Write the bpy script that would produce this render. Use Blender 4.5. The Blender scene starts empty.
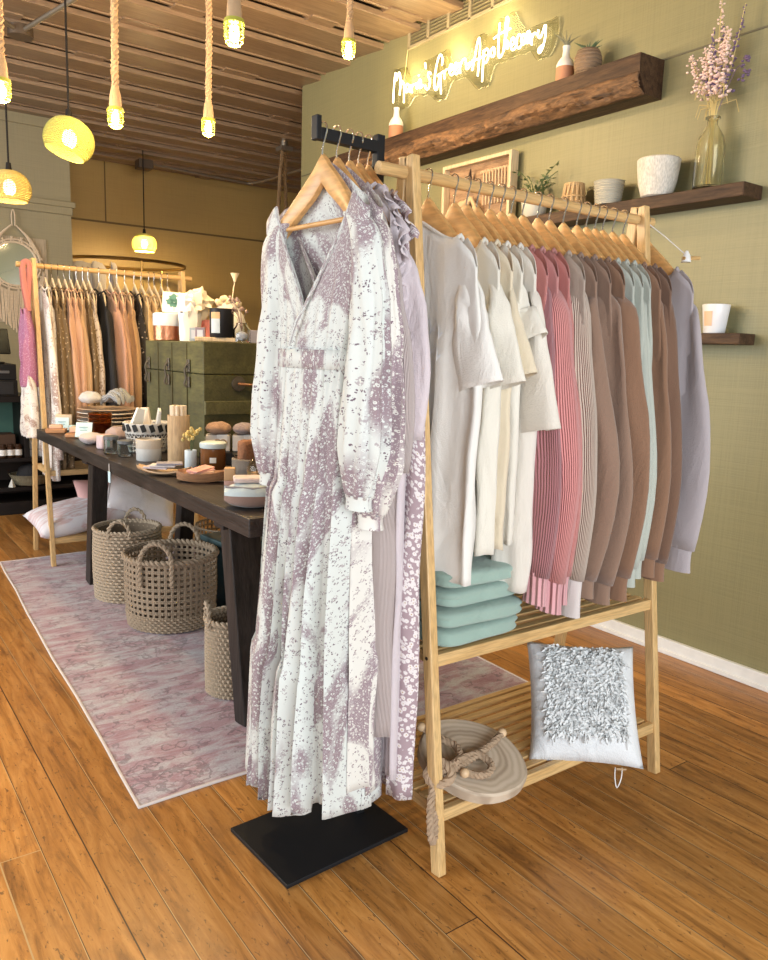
import bpy, bmesh, math, random
from mathutils import Vector, Matrix, Euler, noise
PI = math.pi
rnd = random.Random(7)
S = bpy.context.scene
COL = S.collection

# ---------------------------------------------------------------- camera
cam_d = bpy.data.cameras.new('camera'); cam = bpy.data.objects.new('camera', cam_d); COL.objects.link(cam)
cam_d.sensor_fit = 'AUTO'; cam_d.sensor_width = 36.0; cam_d.lens = 36.0 * 777.0 / 960.0
cam_d.clip_start = 0.05; cam_d.clip_end = 60
RX, RY, RZ = (0.8099, 0.0690, -0.5825), (-0.5856, 0.1497, -0.7967), (0.0322, 0.9863, 0.1616)
cam.matrix_world = Matrix(((RX[0], RX[1], RX[2], 0), (RY[0], RY[1], RY[2], 0), (RZ[0], RZ[1], RZ[2], 1.35), (0, 0, 0, 1)))
S.camera = cam

# ---------------------------------------------------------------- world, daylight, exposure
W = bpy.data.worlds.new('daylight'); S.world = W; W.use_nodes = True
bg = W.node_tree.nodes['Background']; bg.inputs[0].default_value = (0.97, 0.98, 1.0, 1); bg.inputs[1].default_value = 0.20

def area(name, loc, target, sx, sy, power, col):
    l = bpy.data.lights.new(name, 'AREA'); l.shape = 'RECTANGLE'; l.size = sx; l.size_y = sy; l.energy = power; l.color = col
    o = bpy.data.objects.new(name, l); COL.objects.link(o); o.location = loc
    o.rotation_euler = (Vector(target) - Vector(loc)).to_track_quat('-Z', 'Y').to_euler(); return o
area('window_daylight_side', (-3.4, 4.2, 1.9), (1.5, 3.6, 0.6), 4.5, 2.4, 205, (0.93, 0.97, 1.0))
area('window_daylight_front', (0.4, -2.6, 1.3), (2.2, 1.4, 0.7), 4.2, 2.2, 195, (0.86, 0.93, 1.0))
vs = S.view_settings
S.display_settings.display_device = 'sRGB'
vs.view_transform = 'Standard'; vs.look = 'None'; vs.gamma = 1.0; vs.use_curve_mapping = False; vs.exposure = 0.46

# ---------------------------------------------------------------- object helpers
def tag(o, label=None, cat=None, group=None, kind=None):
    if label: o['label'] = label
    if cat: o['category'] = cat
    if group: o['group'] = group
    if kind: o['kind'] = kind
    return o
def thing(name, label, cat, loc=(0, 0, 0), rz=0.0, group=None):
    o = bpy.data.objects.new(name, None); COL.objects.link(o); o.empty_display_size = 0.05
    o.location = loc; o.rotation_euler = (0, 0, rz)
    return tag(o, label, cat, group)
def copy_tree(o, parent=None):
    c = o.copy(); COL.objects.link(c)
    if parent: c.parent = parent
    for ch in [x for x in COL.objects if x.parent == o]: copy_tree(ch, c)
    return c

class MB:
    def __init__(s): s.v = []; s.f = []; s.uv = []; s.hasuv = False
    def add(s, verts, faces, uvs=None, M=None):
        n = len(s.v)
        s.v += [(M @ Vector(p)) if M else Vector(p) for p in verts]
        for k, f in enumerate(faces):
            s.f.append([i + n for i in f]); s.uv.append(uvs[k] if uvs else None)
        if uvs: s.hasuv = True
        return s
    def box(s, c, d, rot=None, taper=1.0):
        x, y, z = d[0] / 2, d[1] / 2, d[2] / 2; t = taper
        vs_ = [(-x, -y, -z), (x, -y, -z), (x, y, -z), (-x, y, -z), (-x * t, -y * t, z), (x * t, -y * t, z), (x * t, y * t, z), (-x * t, y * t, z)]
        M = Matrix.Translation(c)
        if rot: M = M @ Euler(rot).to_matrix().to_4x4()
        return s.add(vs_, [(3, 2, 1, 0), (4, 5, 6, 7), (0, 1, 5, 4), (1, 2, 6, 5), (2, 3, 7, 6), (3, 0, 4, 7)], None, M)
    def bar(s, a, b, w, d, up=(0, 0, 1)):
        a = Vector(a); b = Vector(b); z = (b - a); L = z.length; z.normalize(); u = Vector(up)
        if abs(z.dot(u)) > .98: u = Vector((1, 0, 0))
        x = u.cross(z).normalized(); y = z.cross(x)
        M = Matrix((x, y, z)).transposed().to_4x4(); M.translation = (a + b) / 2
        X, Y, Z = w / 2, d / 2, L / 2
        return s.add([(-X, -Y, -Z), (X, -Y, -Z), (X, Y, -Z), (-X, Y, -Z), (-X, -Y, Z), (X, -Y, Z), (X, Y, Z), (-X, Y, Z)],
                     [(3, 2, 1, 0), (4, 5, 6, 7), (0, 1, 5, 4), (1, 2, 6, 5), (2, 3, 7, 6), (3, 0, 4, 7)], None, M)
    def loft(s, rings, closed=True, cap0=True, cap1=True, ul=1.0, vl=1.0, loop=False, arclen=False):
        n = len(rings[0]); m = len(rings); vs_ = [p for r in rings for p in r]; fs = []; us = []
        cu = None
        if arclen:
            cu = []
            for r in rings:
                c = [0.0]
                for i in range(n): c.append(c[-1] + (Vector(r[(i + 1) % n]) - Vector(r[i])).length)
                z = c[n // 4]; cu.append([x - z for x in c])
        for j in range(m if loop else m - 1):
            j2 = (j + 1) % m
            for i in range(n if closed else n - 1):
                k = (i + 1) % n
                fs.append((j * n + i, j * n + k, j2 * n + k, j2 * n + i))
                a, b, c, d = i / n * ul, (i + 1) / n * ul, j / m * vl, (j + 1) / m * vl
                us.append([(cu[j][i], c), (cu[j][i + 1], c), (cu[j2][i + 1], d), (cu[j2][i], d)] if cu else [(a, c), (b, c), (b, d), (a, d)])
        if closed and not loop:
            if cap0: fs.append(tuple(reversed(range(n)))); us.append([(0, 0)] * n)
            if cap1: fs.append(tuple(range((m - 1) * n, m * n))); us.append([(0, 0)] * n)
        return s.add(vs_, fs, us)
    def tube(s, path, r, n=8, cap=True, loop=False, ell=None):
        P = [Vector(p) for p in path]; m = len(P); rings = []; prev = None
        for j in range(m):
            if loop: t = P[(j + 1) % m] - P[j - 1]
            else: t = P[min(j + 1, m - 1)] - P[max(j - 1, 0)]
            if t.length < 1e-9: t = Vector((0, 0, 1))
            t.normalize()
            if prev is None:
                u = Vector((0, 0, 1)) if abs(t.z) < .9 else Vector((1, 0, 0))
                x = u.cross(t).normalized()
            else:
                x = (prev - t * prev.dot(t)); x = x.normalized() if x.length > 1e-6 else Vector((1, 0, 0))
            prev = x; y = t.cross(x); rr = r[j] if isinstance(r, (list, tuple)) else r
            rings.append([P[j] + x * math.cos(2 * PI * i / n) * rr + y * math.sin(2 * PI * i / n) * rr * (ell or 1) for i in range(n)])
        return s.loft(rings, True, cap, cap, ul=1, vl=m * .2, loop=loop)
    def lathe(s, prof, n=32, c=(0, 0, 0), sx=1, sy=1, cap0=True, cap1=True, wob=None):
        rings = []
        for (r, z) in prof:
            rings.append([Vector((c[0] + sx * r * (1 + (wob(a, z) if wob else 0)) * math.cos(a), c[1] + sy * r * (1 + (wob(a, z) if wob else 0)) * math.sin(a), c[2] + z)) for a in [2 * PI * i / n for i in range(n)]])
        return s.loft(rings, True, cap0, cap1, ul=2 * PI * max(p[0] for p in prof), vl=max(.02, abs(prof[-1][1] - prof[0][1])))
    def prism(s, poly, axis, a, b):
        def P(p, h): return {'x': (h, p[0], p[1]), 'y': (p[0], h, p[1]), 'z': (p[0], p[1], h)}[axis]
        n = len(poly)
        return s.add([P(p, a) for p in poly] + [P(p, b) for p in poly], [tuple(range(n))[::-1], tuple(range(n, 2 * n))] + [(i, (i + 1) % n, n + (i + 1) % n, n + i) for i in range(n)])
    def sphere(s, c, r, n=12, m=8, sz=1.0, f=None):
        c = Vector(c); rings = []
        for j in range(m + 1):
            a = PI * j / m; rr = max(math.sin(a), 1e-3)
            ring = []
            for i in range(n):
                d = Vector((rr * math.cos(2 * PI * i / n), rr * math.sin(2 * PI * i / n), -math.cos(a) * sz))
                ring.append(c + d * r * (f(d) if f else 1))
            rings.append(ring)
        return s.loft(rings)
    def build(s, name, mat, parent=None, smooth=True, bevel=0, sub=0, solid=0, loc=None, rot=None, kind=None, label=None, angle=40):
        me = bpy.data.meshes.new(name); me.from_pydata([tuple(p) for p in s.v], [], s.f)
        if s.hasuv:
            ul = me.uv_layers.new(name='uv'); k = 0
            for fi, f in enumerate(s.f):
                u = s.uv[fi]
                for q in range(len(f)):
                    if u: ul.data[k].uv = u[q]
                    k += 1
        bm = bmesh.new(); bm.from_mesh(me); bmesh.ops.recalc_face_normals(bm, faces=bm.faces)
        if smooth:
            for f in bm.faces: f.smooth = True
            th = math.radians(angle)
            for e in bm.edges:
                if len(e.link_faces) == 2 and e.calc_face_angle(0) > th: e.smooth = False
        bm.to_mesh(me); bm.free()
        me.materials.append(mat)
        o = bpy.data.objects.new(name, me); COL.objects.link(o)
        if parent: o.parent = parent
        if loc: o.location = loc
        if rot: o.rotation_euler = rot
        if bevel:
            b = o.modifiers.new('bevel', 'BEVEL'); b.width = bevel; b.segments = 2; b.limit_method = 'ANGLE'; b.angle_limit = .6
        if solid:
            q = o.modifiers.new('solid', 'SOLIDIFY'); q.thickness = solid; q.offset = 0
        if sub:
            q = o.modifiers.new('sub', 'SUBSURF'); q.levels = sub; q.render_levels = sub
        if kind: o['kind'] = kind
        if label: o['label'] = label
        return o

def lerp(a, b, t): return a + (b - a) * t
def smooth(t): t = max(0, min(1, t)); return t * t * (3 - 2 * t)
def arc(c, r, a0, a1, n, plane='xz'):
    out = []
    for i in range(n + 1):
        a = lerp(a0, a1, i / n); x, y = r * math.cos(a), r * math.sin(a)
        out.append({'xz': (c[0] + x, c[1], c[2] + y), 'xy': (c[0] + x, c[1] + y, c[2]), 'yz': (c[0], c[1] + x, c[2] + y)}[plane])
    return out
def catmull(P, k=6, loop=False):
    P = [Vector(p) for p in P]; out = []; n = len(P)
    for i in range(n if loop else n - 1):
        a = P[i - 1] if (loop or i > 0) else P[0]; b = P[i]; c = P[(i + 1) % n]; d = P[(i + 2) % n] if (loop or i + 2 < n) else P[-1]
        for j in range(k):
            t = j / k
            out.append(.5 * ((2 * b) + (c - a) * t + (2 * a - 5 * b + 4 * c - d) * t * t + (3 * b - a - 3 * c + d) * t ** 3))
    if not loop: out.append(P[-1])
    return out
def helix_rope(mb, path, R, r, turns_per_m, strands=3, n=6):
    P = [Vector(p) for p in path]; L = 0
    for s_ in range(strands):
        pts = []; L = 0
        for j, p in enumerate(P):
            if j: L += (p - P[j - 1]).length
            t = (P[min(j + 1, len(P) - 1)] - P[max(j - 1, 0)]).normalized()
            u = Vector((1, 0, 0)) if abs(t.x) < .8 else Vector((0, 1, 0))
            x = u.cross(t).normalized(); y = t.cross(x); a = 2 * PI * (L * turns_per_m + s_ / strands)
            pts.append(p + (x * math.cos(a) + y * math.sin(a)) * R)
        mb.tube(pts, r, n)
def dense(path, step):
    P = [Vector(p) for p in path]; out = [P[0]]
    for a, b in zip(P, P[1:]):
        n = max(1, int((b - a).length / step))
        for i in range(1, n + 1): out.append(a.lerp(b, i / n))
    return out

# ---------------------------------------------------------------- materials
MC = {}
class NT:
    def __init__(s, name):
        s.m = bpy.data.materials.new(name); s.m.use_nodes = True; s.t = s.m.node_tree; s.b = s.t.nodes['Principled BSDF']
        s.tc = s.t.nodes.new('ShaderNodeTexCoord')
    def n(s, typ, **kw):
        nd = s.t.nodes.new('ShaderNode' + typ)
        for k, v in kw.items():
            if k in ('operation', 'blend_type', 'data_type', 'feature', 'wave_type', 'bands_direction', 'noise_dimensions', 'voronoi_dimensions', 'wave_profile', 'distance'): setattr(nd, k, v)
            else:
                key = k.replace('_', ' ')
                if isinstance(v, bpy.types.NodeSocket): s.l(v, nd.inputs[key])
                else: nd.inputs[key].default_value = v
        return nd
    def l(s, a, b): s.t.links.new(a, b)
    def math(s, op, a, b=None, clamp=False):
        nd = s.t.nodes.new('ShaderNodeMath'); nd.operation = op; nd.use_clamp = clamp
        for i, v in enumerate((a, b)):
            if v is None: continue
            if isinstance(v, bpy.types.NodeSocket): s.l(v, nd.inputs[i])
            else: nd.inputs[i].default_value = v
        return nd.outputs[0]
    def mapping(s, out, scale=(1, 1, 1), rot=(0, 0, 0)):
        nd = s.t.nodes.new('ShaderNodeMapping'); s.l(s.tc.outputs[out], nd.inputs[0]); nd.inputs['Scale'].default_value = scale; nd.inputs['Rotation'].default_value = rot
        return nd.outputs[0]
    def mix(s, f, a, b, bt='MIX'):
        nd = s.t.nodes.new('ShaderNodeMix'); nd.data_type = 'RGBA'; nd.blend_type = bt
        for sock, v in ((nd.inputs[0], f), (nd.inputs[6], a), (nd.inputs[7], b)):
            if isinstance(v, bpy.types.NodeSocket): s.l(v, sock)
            elif isinstance(v, (int, float)): sock.default_value = v
            else: sock.default_value = (v[0], v[1], v[2], 1)
        return nd.outputs[2]
    def ramp(s, f, stops):
        nd = s.t.nodes.new('ShaderNodeValToRGB'); s.l(f, nd.inputs[0]); e = nd.color_ramp.elements
        while len(e) < len(stops): e.new(.5)
        for el, (p, c) in zip(e, stops):
            el.position = p; el.color = (c, c, c, 1) if isinstance(c, (int, float)) else (c[0], c[1], c[2], 1)
        return nd.outputs[0]
    def bump(s, h, strength=.3, dist=.01):
        nd = s.t.nodes.new('ShaderNodeBump'); nd.inputs['Strength'].default_value = strength; nd.inputs['Distance'].default_value = dist
        s.l(h, nd.inputs['Height']); s.l(nd.outputs[0], s.b.inputs['Normal'])
    def col(s, c):
        if isinstance(c, bpy.types.NodeSocket): s.l(c, s.b.inputs['Base Color'])
        else: s.b.inputs['Base Color'].default_value = (c[0], c[1], c[2], 1)
    def set(s, **kw):
        for k, v in kw.items():
            key = k.replace('_', ' ')
            if isinstance(v, bpy.types.NodeSocket): s.l(v, s.b.inputs[key])
            else: s.b.inputs[key].default_value = v
        return s
def dk(c, k): return (c[0] * k, c[1] * k, c[2] * k)

def m_plain(name, c, rough=.5, metal=0, var=.12, scale=20, bump=0, coord='Object', spec=.5):
    if name in MC: return MC[name]
    T = NT(name); v = T.mapping(coord); n = T.n('TexNoise', Vector=v, Scale=scale, Detail=4.0)
    T.col(T.mix(n.outputs[0], dk(c, 1 - var), dk(c, 1 + var))); T.set(Roughness=rough, Metallic=metal, Specular_IOR_Level=spec if max(c) > .06 or metal else .22)
    if bump: T.bump(n.outputs[0], bump, .005)
    MC[name] = T.m; return T.m
def m_wood(name, c1, c2, axis='z', scale=14, rough=.5, bump=.15, stretch=12, dark=None):
    if name in MC: return MC[name]
    T = NT(name); sc = {'x': (1 / stretch, 1, 1), 'y': (1, 1 / stretch, 1), 'z': (1, 1, 1 / stretch)}[axis]
    v = T.mapping('Object', tuple(q * scale for q in sc))
    n = T.n('TexNoise', Vector=v, Scale=3.0, Detail=6.0, Roughness=.6, Distortion=.6)
    n2 = T.n('TexNoise', Vector=v, Scale=14.0, Detail=3.0)
    f = T.ramp(n.outputs[0], [(.3, 0.0), (.7, 1.0)])
    c = T.mix(f, c1, c2); g = T.ramp(n2.outputs[0], [(.35, .75), (.6, 1.0)])
    c = T.mix(1.0, c, g, 'MULTIPLY')
    if dark:
        n3 = T.n('TexNoise', Vector=T.mapping('Object', (2, 2, 2)), Scale=2.0, Detail=5.0)
        c = T.mix(T.ramp(n3.outputs[0], [(.4, 0.0), (.65, .8)]), c, dark)
    T.col(c); T.set(Roughness=rough, Specular_IOR_Level=.5 if max(c2) > .12 else .28); T.bump(n2.outputs[0], bump, .003)
    MC[name] = T.m; return T.m
def m_fabric(name, c, rib=0, var=.10, weave=500, rough=.85, wr=.5, sheen=.25, ribamp=.6, translucent=0):
    if name in MC: return MC[name]
    T = NT(name); v = T.mapping('UV'); vo = T.mapping('Object')
    n = T.n('TexNoise', Vector=T.mapping('Object', (1.3, 1.3, .6)), Scale=9.0, Detail=6.0, Distortion=.9)
    fine = T.n('TexNoise', Vector=v, Scale=weave, Detail=2.0)
    cc = T.mix(n.outputs[0], dk(c, 1 - var), dk(c, 1 + var)); h = T.math('MULTIPLY', n.outputs[0], wr)
    cc = T.mix(T.ramp(fine.outputs[0], [(.35, .25), (.55, 0.0)]), cc, dk(c, .75))
    h = T.math('ADD', h, T.math('MULTIPLY', fine.outputs[0], .12))
    if rib:
        nd = T.n('TexNoise', Vector=v, Scale=rib * .12, Detail=2.0)
        w = T.n('TexWave', Vector=v, Scale=rib, Distortion=1.2, wave_type='BANDS', bands_direction='X')
        w.inputs['Detail Scale'].default_value = .5
        h = T.math('ADD', h, T.math('MULTIPLY', w.outputs['Fac'], ribamp))
        cc = T.mix(T.ramp(w.outputs['Fac'], [(.0, .3), (.4, 0.0)]), cc, dk(c, .75))
    T.col(cc); T.set(Roughness=rough, Sheen_Weight=sheen if max(c) > .1 else 0.0); T.bump(h, .7, .024)
    MC[name] = T.m; return T.m
def m_emit(name, c, s):
    if name in MC: return MC[name]
    T = NT(name); T.col(c); T.set(Emission_Color=(c[0], c[1], c[2], 1), Emission_Strength=s); MC[name] = T.m; return T.m
def m_glass(name, c=(1, 1, 1), rough=.02, ior=1.3):
    if name in MC: return MC[name]
    T = NT(name); T.col(c); T.set(Roughness=rough, Transmission_Weight=1.0, IOR=ior); MC[name] = T.m; return T.m
def m_floral(name, cream, mauve, flower, scale=1.0, bias=.5, ring=True, dens=.45):
    """patchwork print: cream ground with dark sprigs against mauve ground with pale ringlets"""
    if name in MC: return MC[name]
    T = NT(name); v = T.mapping('UV')
    warp = T.n('TexNoise', Vector=v, Scale=9.0 * scale, Detail=3.0)
    st = T.mapping('UV', (8.0, 3.4, 1))
    p = T.n('TexNoise', Vector=st, Scale=1.0, Detail=1.5, Distortion=.5)
    patch = T.ramp(p.outputs[0], [(bias - .025, 0.0), (bias + .025, 1.0)])
    va = T.n('TexVoronoi', Vector=v, Scale=66.0 * scale); vf = T.n('TexVoronoi', Vector=v, Scale=185.0 * scale)
    vl = T.n('TexVoronoi', Vector=v, Scale=22.0 * scale)
    pn = T.n('TexNoise', Vector=v, Scale=120.0 * scale, Detail=2.0)
    spr = T.math('MULTIPLY', T.math('LESS_THAN', va.outputs['Distance'], .40), T.math('LESS_THAN', vf.outputs['Distance'], .46))
    sep = T.n('SeparateColor'); T.l(va.outputs['Color'], sep.inputs[0])
    clus = T.math('LESS_THAN', vl.outputs['Distance'], dens)
    spr = T.math('MULTIPLY', T.math('MULTIPLY', spr, clus), T.math('GREATER_THAN', sep.outputs[0], .3))
    c1 = T.mix(spr, cream, flower)
    # mid-tone petals round the clusters
    pet = T.math('MULTIPLY', T.math('LESS_THAN', vl.outputs['Distance'], .3), T.math('GREATER_THAN', pn.outputs[0], .52))
    c1 = T.mix(T.math('MULTIPLY', pet, .65), c1, mauve)
    vr = T.n('TexVoronoi', Vector=v, Scale=82.0 * scale)
    rg = T.math('MULTIPLY', T.math('LESS_THAN', vr.outputs['Distance'], .36), T.math('GREATER_THAN', vr.outputs['Distance'], .17))
    dots = T.n('TexVoronoi', Vector=v, Scale=210.0 * scale)
    dt = T.math('LESS_THAN', dots.outputs['Distance'], .3)
    c2 = T.mix(T.math('MULTIPLY', dt, .55), mauve, cream); c2 = T.mix(rg, c2, cream)
    T.col(T.mix(patch, c1, c2) if ring else c1); T.set(Roughness=.75, Sheen_Weight=.2)
    b = T.n('TexNoise', Vector=v, Scale=14.0, Detail=4.0); T.bump(b.outputs[0], .35, .006)
    MC[name] = T.m; return T.m
def m_dots(name, ground, dot, scale=70, size=.28, rough=.85):
    if name in MC: return MC[name]
    T = NT(name); v = T.mapping('UV'); va = T.n('TexVoronoi', Vector=v, Scale=float(scale))
    T.col(T.mix(T.math('LESS_THAN', va.outputs['Distance'], size), ground, dot)); T.set(Roughness=rough)
    MC[name] = T.m; return T.m
def m_weave(name, c, sx=60, sz=60, rough=.8):
    if name in MC: return MC[name]
    T = NT(name); v = T.mapping('UV')
    w1 = T.n('TexWave', Vector=v, Scale=float(sx), Distortion=2.0, wave_type='BANDS', bands_direction='X')
    w2 = T.n('TexWave', Vector=v, Scale=float(sz), Distortion=2.0, wave_type='BANDS', bands_direction='Y')
    n = T.n('TexNoise', Vector=v, Scale=40.0, Detail=3.0)
    h = T.math('MULTIPLY', w1.outputs['Fac'], w2.outputs['Fac'])
    cc = T.mix(T.ramp(h, [(.02, 1.0), (.3, 0.0)]), c, dk(c, .35)); cc = T.mix(T.math('MULTIPLY', n.outputs[0], .5), cc, dk(c, .7))
    T.col(cc); T.set(Roughness=rough); T.bump(h, .8, .008); MC[name] = T.m; return T.m
# ---------------------------------------------------------------- the setting
def mat_floor():
    T = NT('oiled_floorboards'); v = T.mapping('Object'); sp = T.n('SeparateXYZ'); T.l(v, sp.inputs[0]); X, Y = sp.outputs[0], sp.outputs[1]
    q = T.math('DIVIDE', T.math('ADD', X, .004), .1015); idx = T.math('FLOOR', q); fr = T.math('FRACT', q)
    wn = T.n('TexWhiteNoise', noise_dimensions='1D'); T.l(idx, wn.inputs['W'])
    yy = T.math('ADD', Y, T.math('MULTIPLY', wn.outputs['Value'], 9.0)); yq = T.math('DIVIDE', yy, 4.6); yi = T.math('FLOOR', yq); yf = T.math('FRACT', yq)
    cid = T.n('CombineXYZ'); T.l(idx, cid.inputs[0]); T.l(yi, cid.inputs[1])
    wb = T.n('TexWhiteNoise', noise_dimensions='2D'); T.l(cid.outputs[0], wb.inputs['Vector'])
    cv = T.n('CombineXYZ'); T.l(T.math('MULTIPLY', X, 9.0), cv.inputs[0]); T.l(T.math('ADD', T.math('MULTIPLY', Y, .9), T.math('MULTIPLY', wb.outputs['Value'], 40)), cv.inputs[1])
    g = T.n('TexNoise', Vector=cv.outputs[0], Scale=3.0, Detail=8.0, Roughness=.65, Distortion=1.2)
    cw = T.n('CombineXYZ'); T.l(T.math('MULTIPLY', X, 4.0), cw.inputs[0]); T.l(T.math('MULTIPLY', Y, 1.6), cw.inputs[1])
    m = T.n('TexNoise', Vector=cw.outputs[0], Scale=2.2, Detail=6.0, Roughness=.7)
    sm = T.n('TexNoise', Vector=cw.outputs[0], Scale=26.0, Detail=4.0, Distortion=1.0)
    base = T.ramp(g.outputs[0], [(.28, (.17, .066, .015)), (.48, (.44, .190, .042)), (.72, (.62, .31, .09))])
    tone = T.ramp(wb.outputs['Value'], [(0.0, .68), (1.0, 1.12)])
    c = T.mix(1.0, base, tone, 'MULTIPLY')
    c = T.mix(T.ramp(m.outputs[0], [(.52, 0.0), (.72, .55)]), c, (.13, .06, .025))
    c = T.mix(T.ramp(sm.outputs[0], [(.62, 0.0), (.70, .75)]), c, (.10, .045, .018))
    gap = T.math('MINIMUM', fr, T.math('SUBTRACT', 1.0, fr)); gl = T.math('LESS_THAN', gap, .018)
    gy = T.math('LESS_THAN', yf, .0007); line = T.math('MAXIMUM', gl, gy)
    pale_fill = T.math('GREATER_THAN', wn.outputs['Value'], .62)  # boards picked at random have pale filler in the gap, others dark
    c = T.mix(line, c, T.mix(pale_fill, (.055, .022, .01), (.50, .34, .16)))
    T.col(c)
    rr = T.math('ADD', .24, T.math('MULTIPLY', m.outputs[0], .22)); T.set(Roughness=rr, Specular_IOR_Level=.45)
    h = T.math('SUBTRACT', T.math('MULTIPLY', g.outputs[0], .25), line); T.bump(h, .25, .004); return T.m
def mat_wall(name, c1, c2, seam=None):
    T = NT(name); v = T.mapping('Object'); n = T.n('TexNoise', Vector=v, Scale=1.3, Detail=3.0)
    h1 = T.n('TexNoise', Vector=T.mapping('Object', (3, 3, 260)), Scale=1.0, Detail=3.0)
    h2 = T.n('TexNoise', Vector=T.mapping('Object', (200, 200, 3)), Scale=1.0, Detail=3.0)
    f = T.math('ADD', T.math('MULTIPLY', h1.outputs[0], .5), T.math('MULTIPLY', h2.outputs[0], .5))
    c = T.mix(n.outputs[0], c1, c2); c = T.mix(T.ramp(f, [(.38, .22), (.56, 0.0)]), c, dk(c1, .55))
    T.col(c); T.set(Roughness=.45, Specular_IOR_Level=.4); T.bump(f, .4, .004); return T.m
def struct(name, mb, m, **kw):
    o = mb.build(name, m, **kw); o['kind'] = 'structure'; return o
M_floor = mat_floor()
M_wall = mat_wall('sage_grasscloth_wall', (.222, .203, .100), (.258, .236, .120))
M_wallb = mat_wall('ochre_grasscloth_wall', (.46, .33, .125), (.52, .375, .15))
M_wallp = mat_wall('grey_sage_panel_wall', (.30, .265, .165), (.34, .30, .185))
M_trim = m_plain('white_painted_trim', (.74, .75, .73), .35)
M_ceil = m_wood('old_ceiling_boards', (.22, .14, .085), (.33, .225, .14), 'x', 8, .38, .2, 10)
M_ceil_dark = m_plain('dark_ceiling_void', (.20, .135, .085), .8)
struct('floor', MB().box((2, 2.1, -.05), (10.4, 14.8, .1)), M_floor, smooth=False)
struct('wall_right', MB().box((3.263, .2, 1.735), (.21, 10.68, 3.47)), M_wall, smooth=False)
struct('wall_back', MB().box((4.4, 9.36, 1.75), (5.6, .2, 3.5)), M_wallb, smooth=False)
struct('wall_end', MB().box((7.15, 4.6, 1.75), (.1, 10, 3.5)), M_wallb, smooth=False)
struct('wall_left', MB().box((-.6, 7.92, 1.75), (5.24, .2, 3.5)).box((1.92, 8.6, 1.75), (.2, 1.3, 3.5)), M_wallp, smooth=False)
struct('trim_1', MB().box((-.6, 7.80, 2.60), (5.30, .06, .05)).box((-.6, 7.808, 2.545), (5.26, .03, .07)), M_wallp, smooth=False, bevel=.006)
struct('trim_2', MB().box((-.6, 7.806, 3.30), (5.26, .03, .12)), M_wallp, smooth=False, bevel=.006)
struct('trim_3', MB().box((3.153, .2, 3.41), (.02, 10.68, .10)).box((3.15, .2, 3.455), (.05, 10.68, .03)), M_wall, smooth=False, bevel=.004)
struct('seam_shadow', MB().box((3.1565, .2, 2.678), (.006, 10.66, .007)), m_plain('seam_shadow_strip', (.12, .105, .06), .6), smooth=False)  # dark-coloured strip stands in for the shadow in the wall panel groove
struct('trim_5', MB().box((4.4, 9.255, 2.70), (5.4, .014, .02)), m_plain('ochre_rail', (.16, .11, .045), .6), smooth=False)
struct('trim_6', MB().box((2.765, 9.257, 3.1), (.012, .01, .8)), m_plain('ochre_rail', (.16, .11, .045), .6), smooth=False)
struct('baseboard_right', MB().box((3.147, .2, .035), (.022, 10.68, .07)).box((3.139, .2, .011), (.03, 10.68, .022)), M_trim, smooth=False, bevel=.004)
struct('baseboard_back', MB().box((4.4, 9.25, .06), (5.4, .02, .12)), M_trim, smooth=False, bevel=.004)
# ceiling: dark void, boards across it on blocks
ceil = struct('ceiling', MB().box((2, 2.1, 3.56), (10.4, 14.8, .08)), M_ceil_dark, smooth=False)
r = random.Random(3); y = .3; brd = 0
while y < 9.2:
    m = MB(); m.box((2.05, y, 3.345), (10.1, .33, .035), rot=(.10, 0, 0)); m.box((2.05, y + .172, 3.40), (10.1, .022, .13))
    o = m.build('ceiling_board', M_ceil, ceil, smooth=False, bevel=.004)
    m = MB(); x = -1.5 + r.random()
    while x < 6.5:
        m.box((x, y + .2, 3.352), (.16 + .12 * r.random(), .14, .035), rot=(.05, 0, 0)); x += .9 + r.random() * .7
    m.build('packing_block', M_ceil, ceil, smooth=False, bevel=.003); y += .395
# louvred vent high on the right wall
vt = thing('wall_vent', 'tan slatted air vent high on the green wall above the glowing sign', 'vent', (3.158, 3.72, 3.33))
M_vent = m_plain('tan_vent_paint', (.30, .25, .155), .5)
m = MB(); m.box((-.008, 0, .095), (.016, .95, .018)).box((-.008, 0, -.095), (.016, .95, .018))
for k in range(6): m.box((-.008, -.47 + k * .188, 0), (.016, .022, .2))
m.build('frame', M_vent, vt, smooth=False, bevel=.002)
for k in range(5):
    m = MB()
    for j in range(9): m.box((-.006, -.376 + k * .188, -.078 + j * .0195), (.004, .165, .016), rot=(0, .6, 0))
    m.build('louvre_panel', m_plain('dark_vent_slat', (.17, .14, .085), .5), vt, smooth=False)
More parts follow.
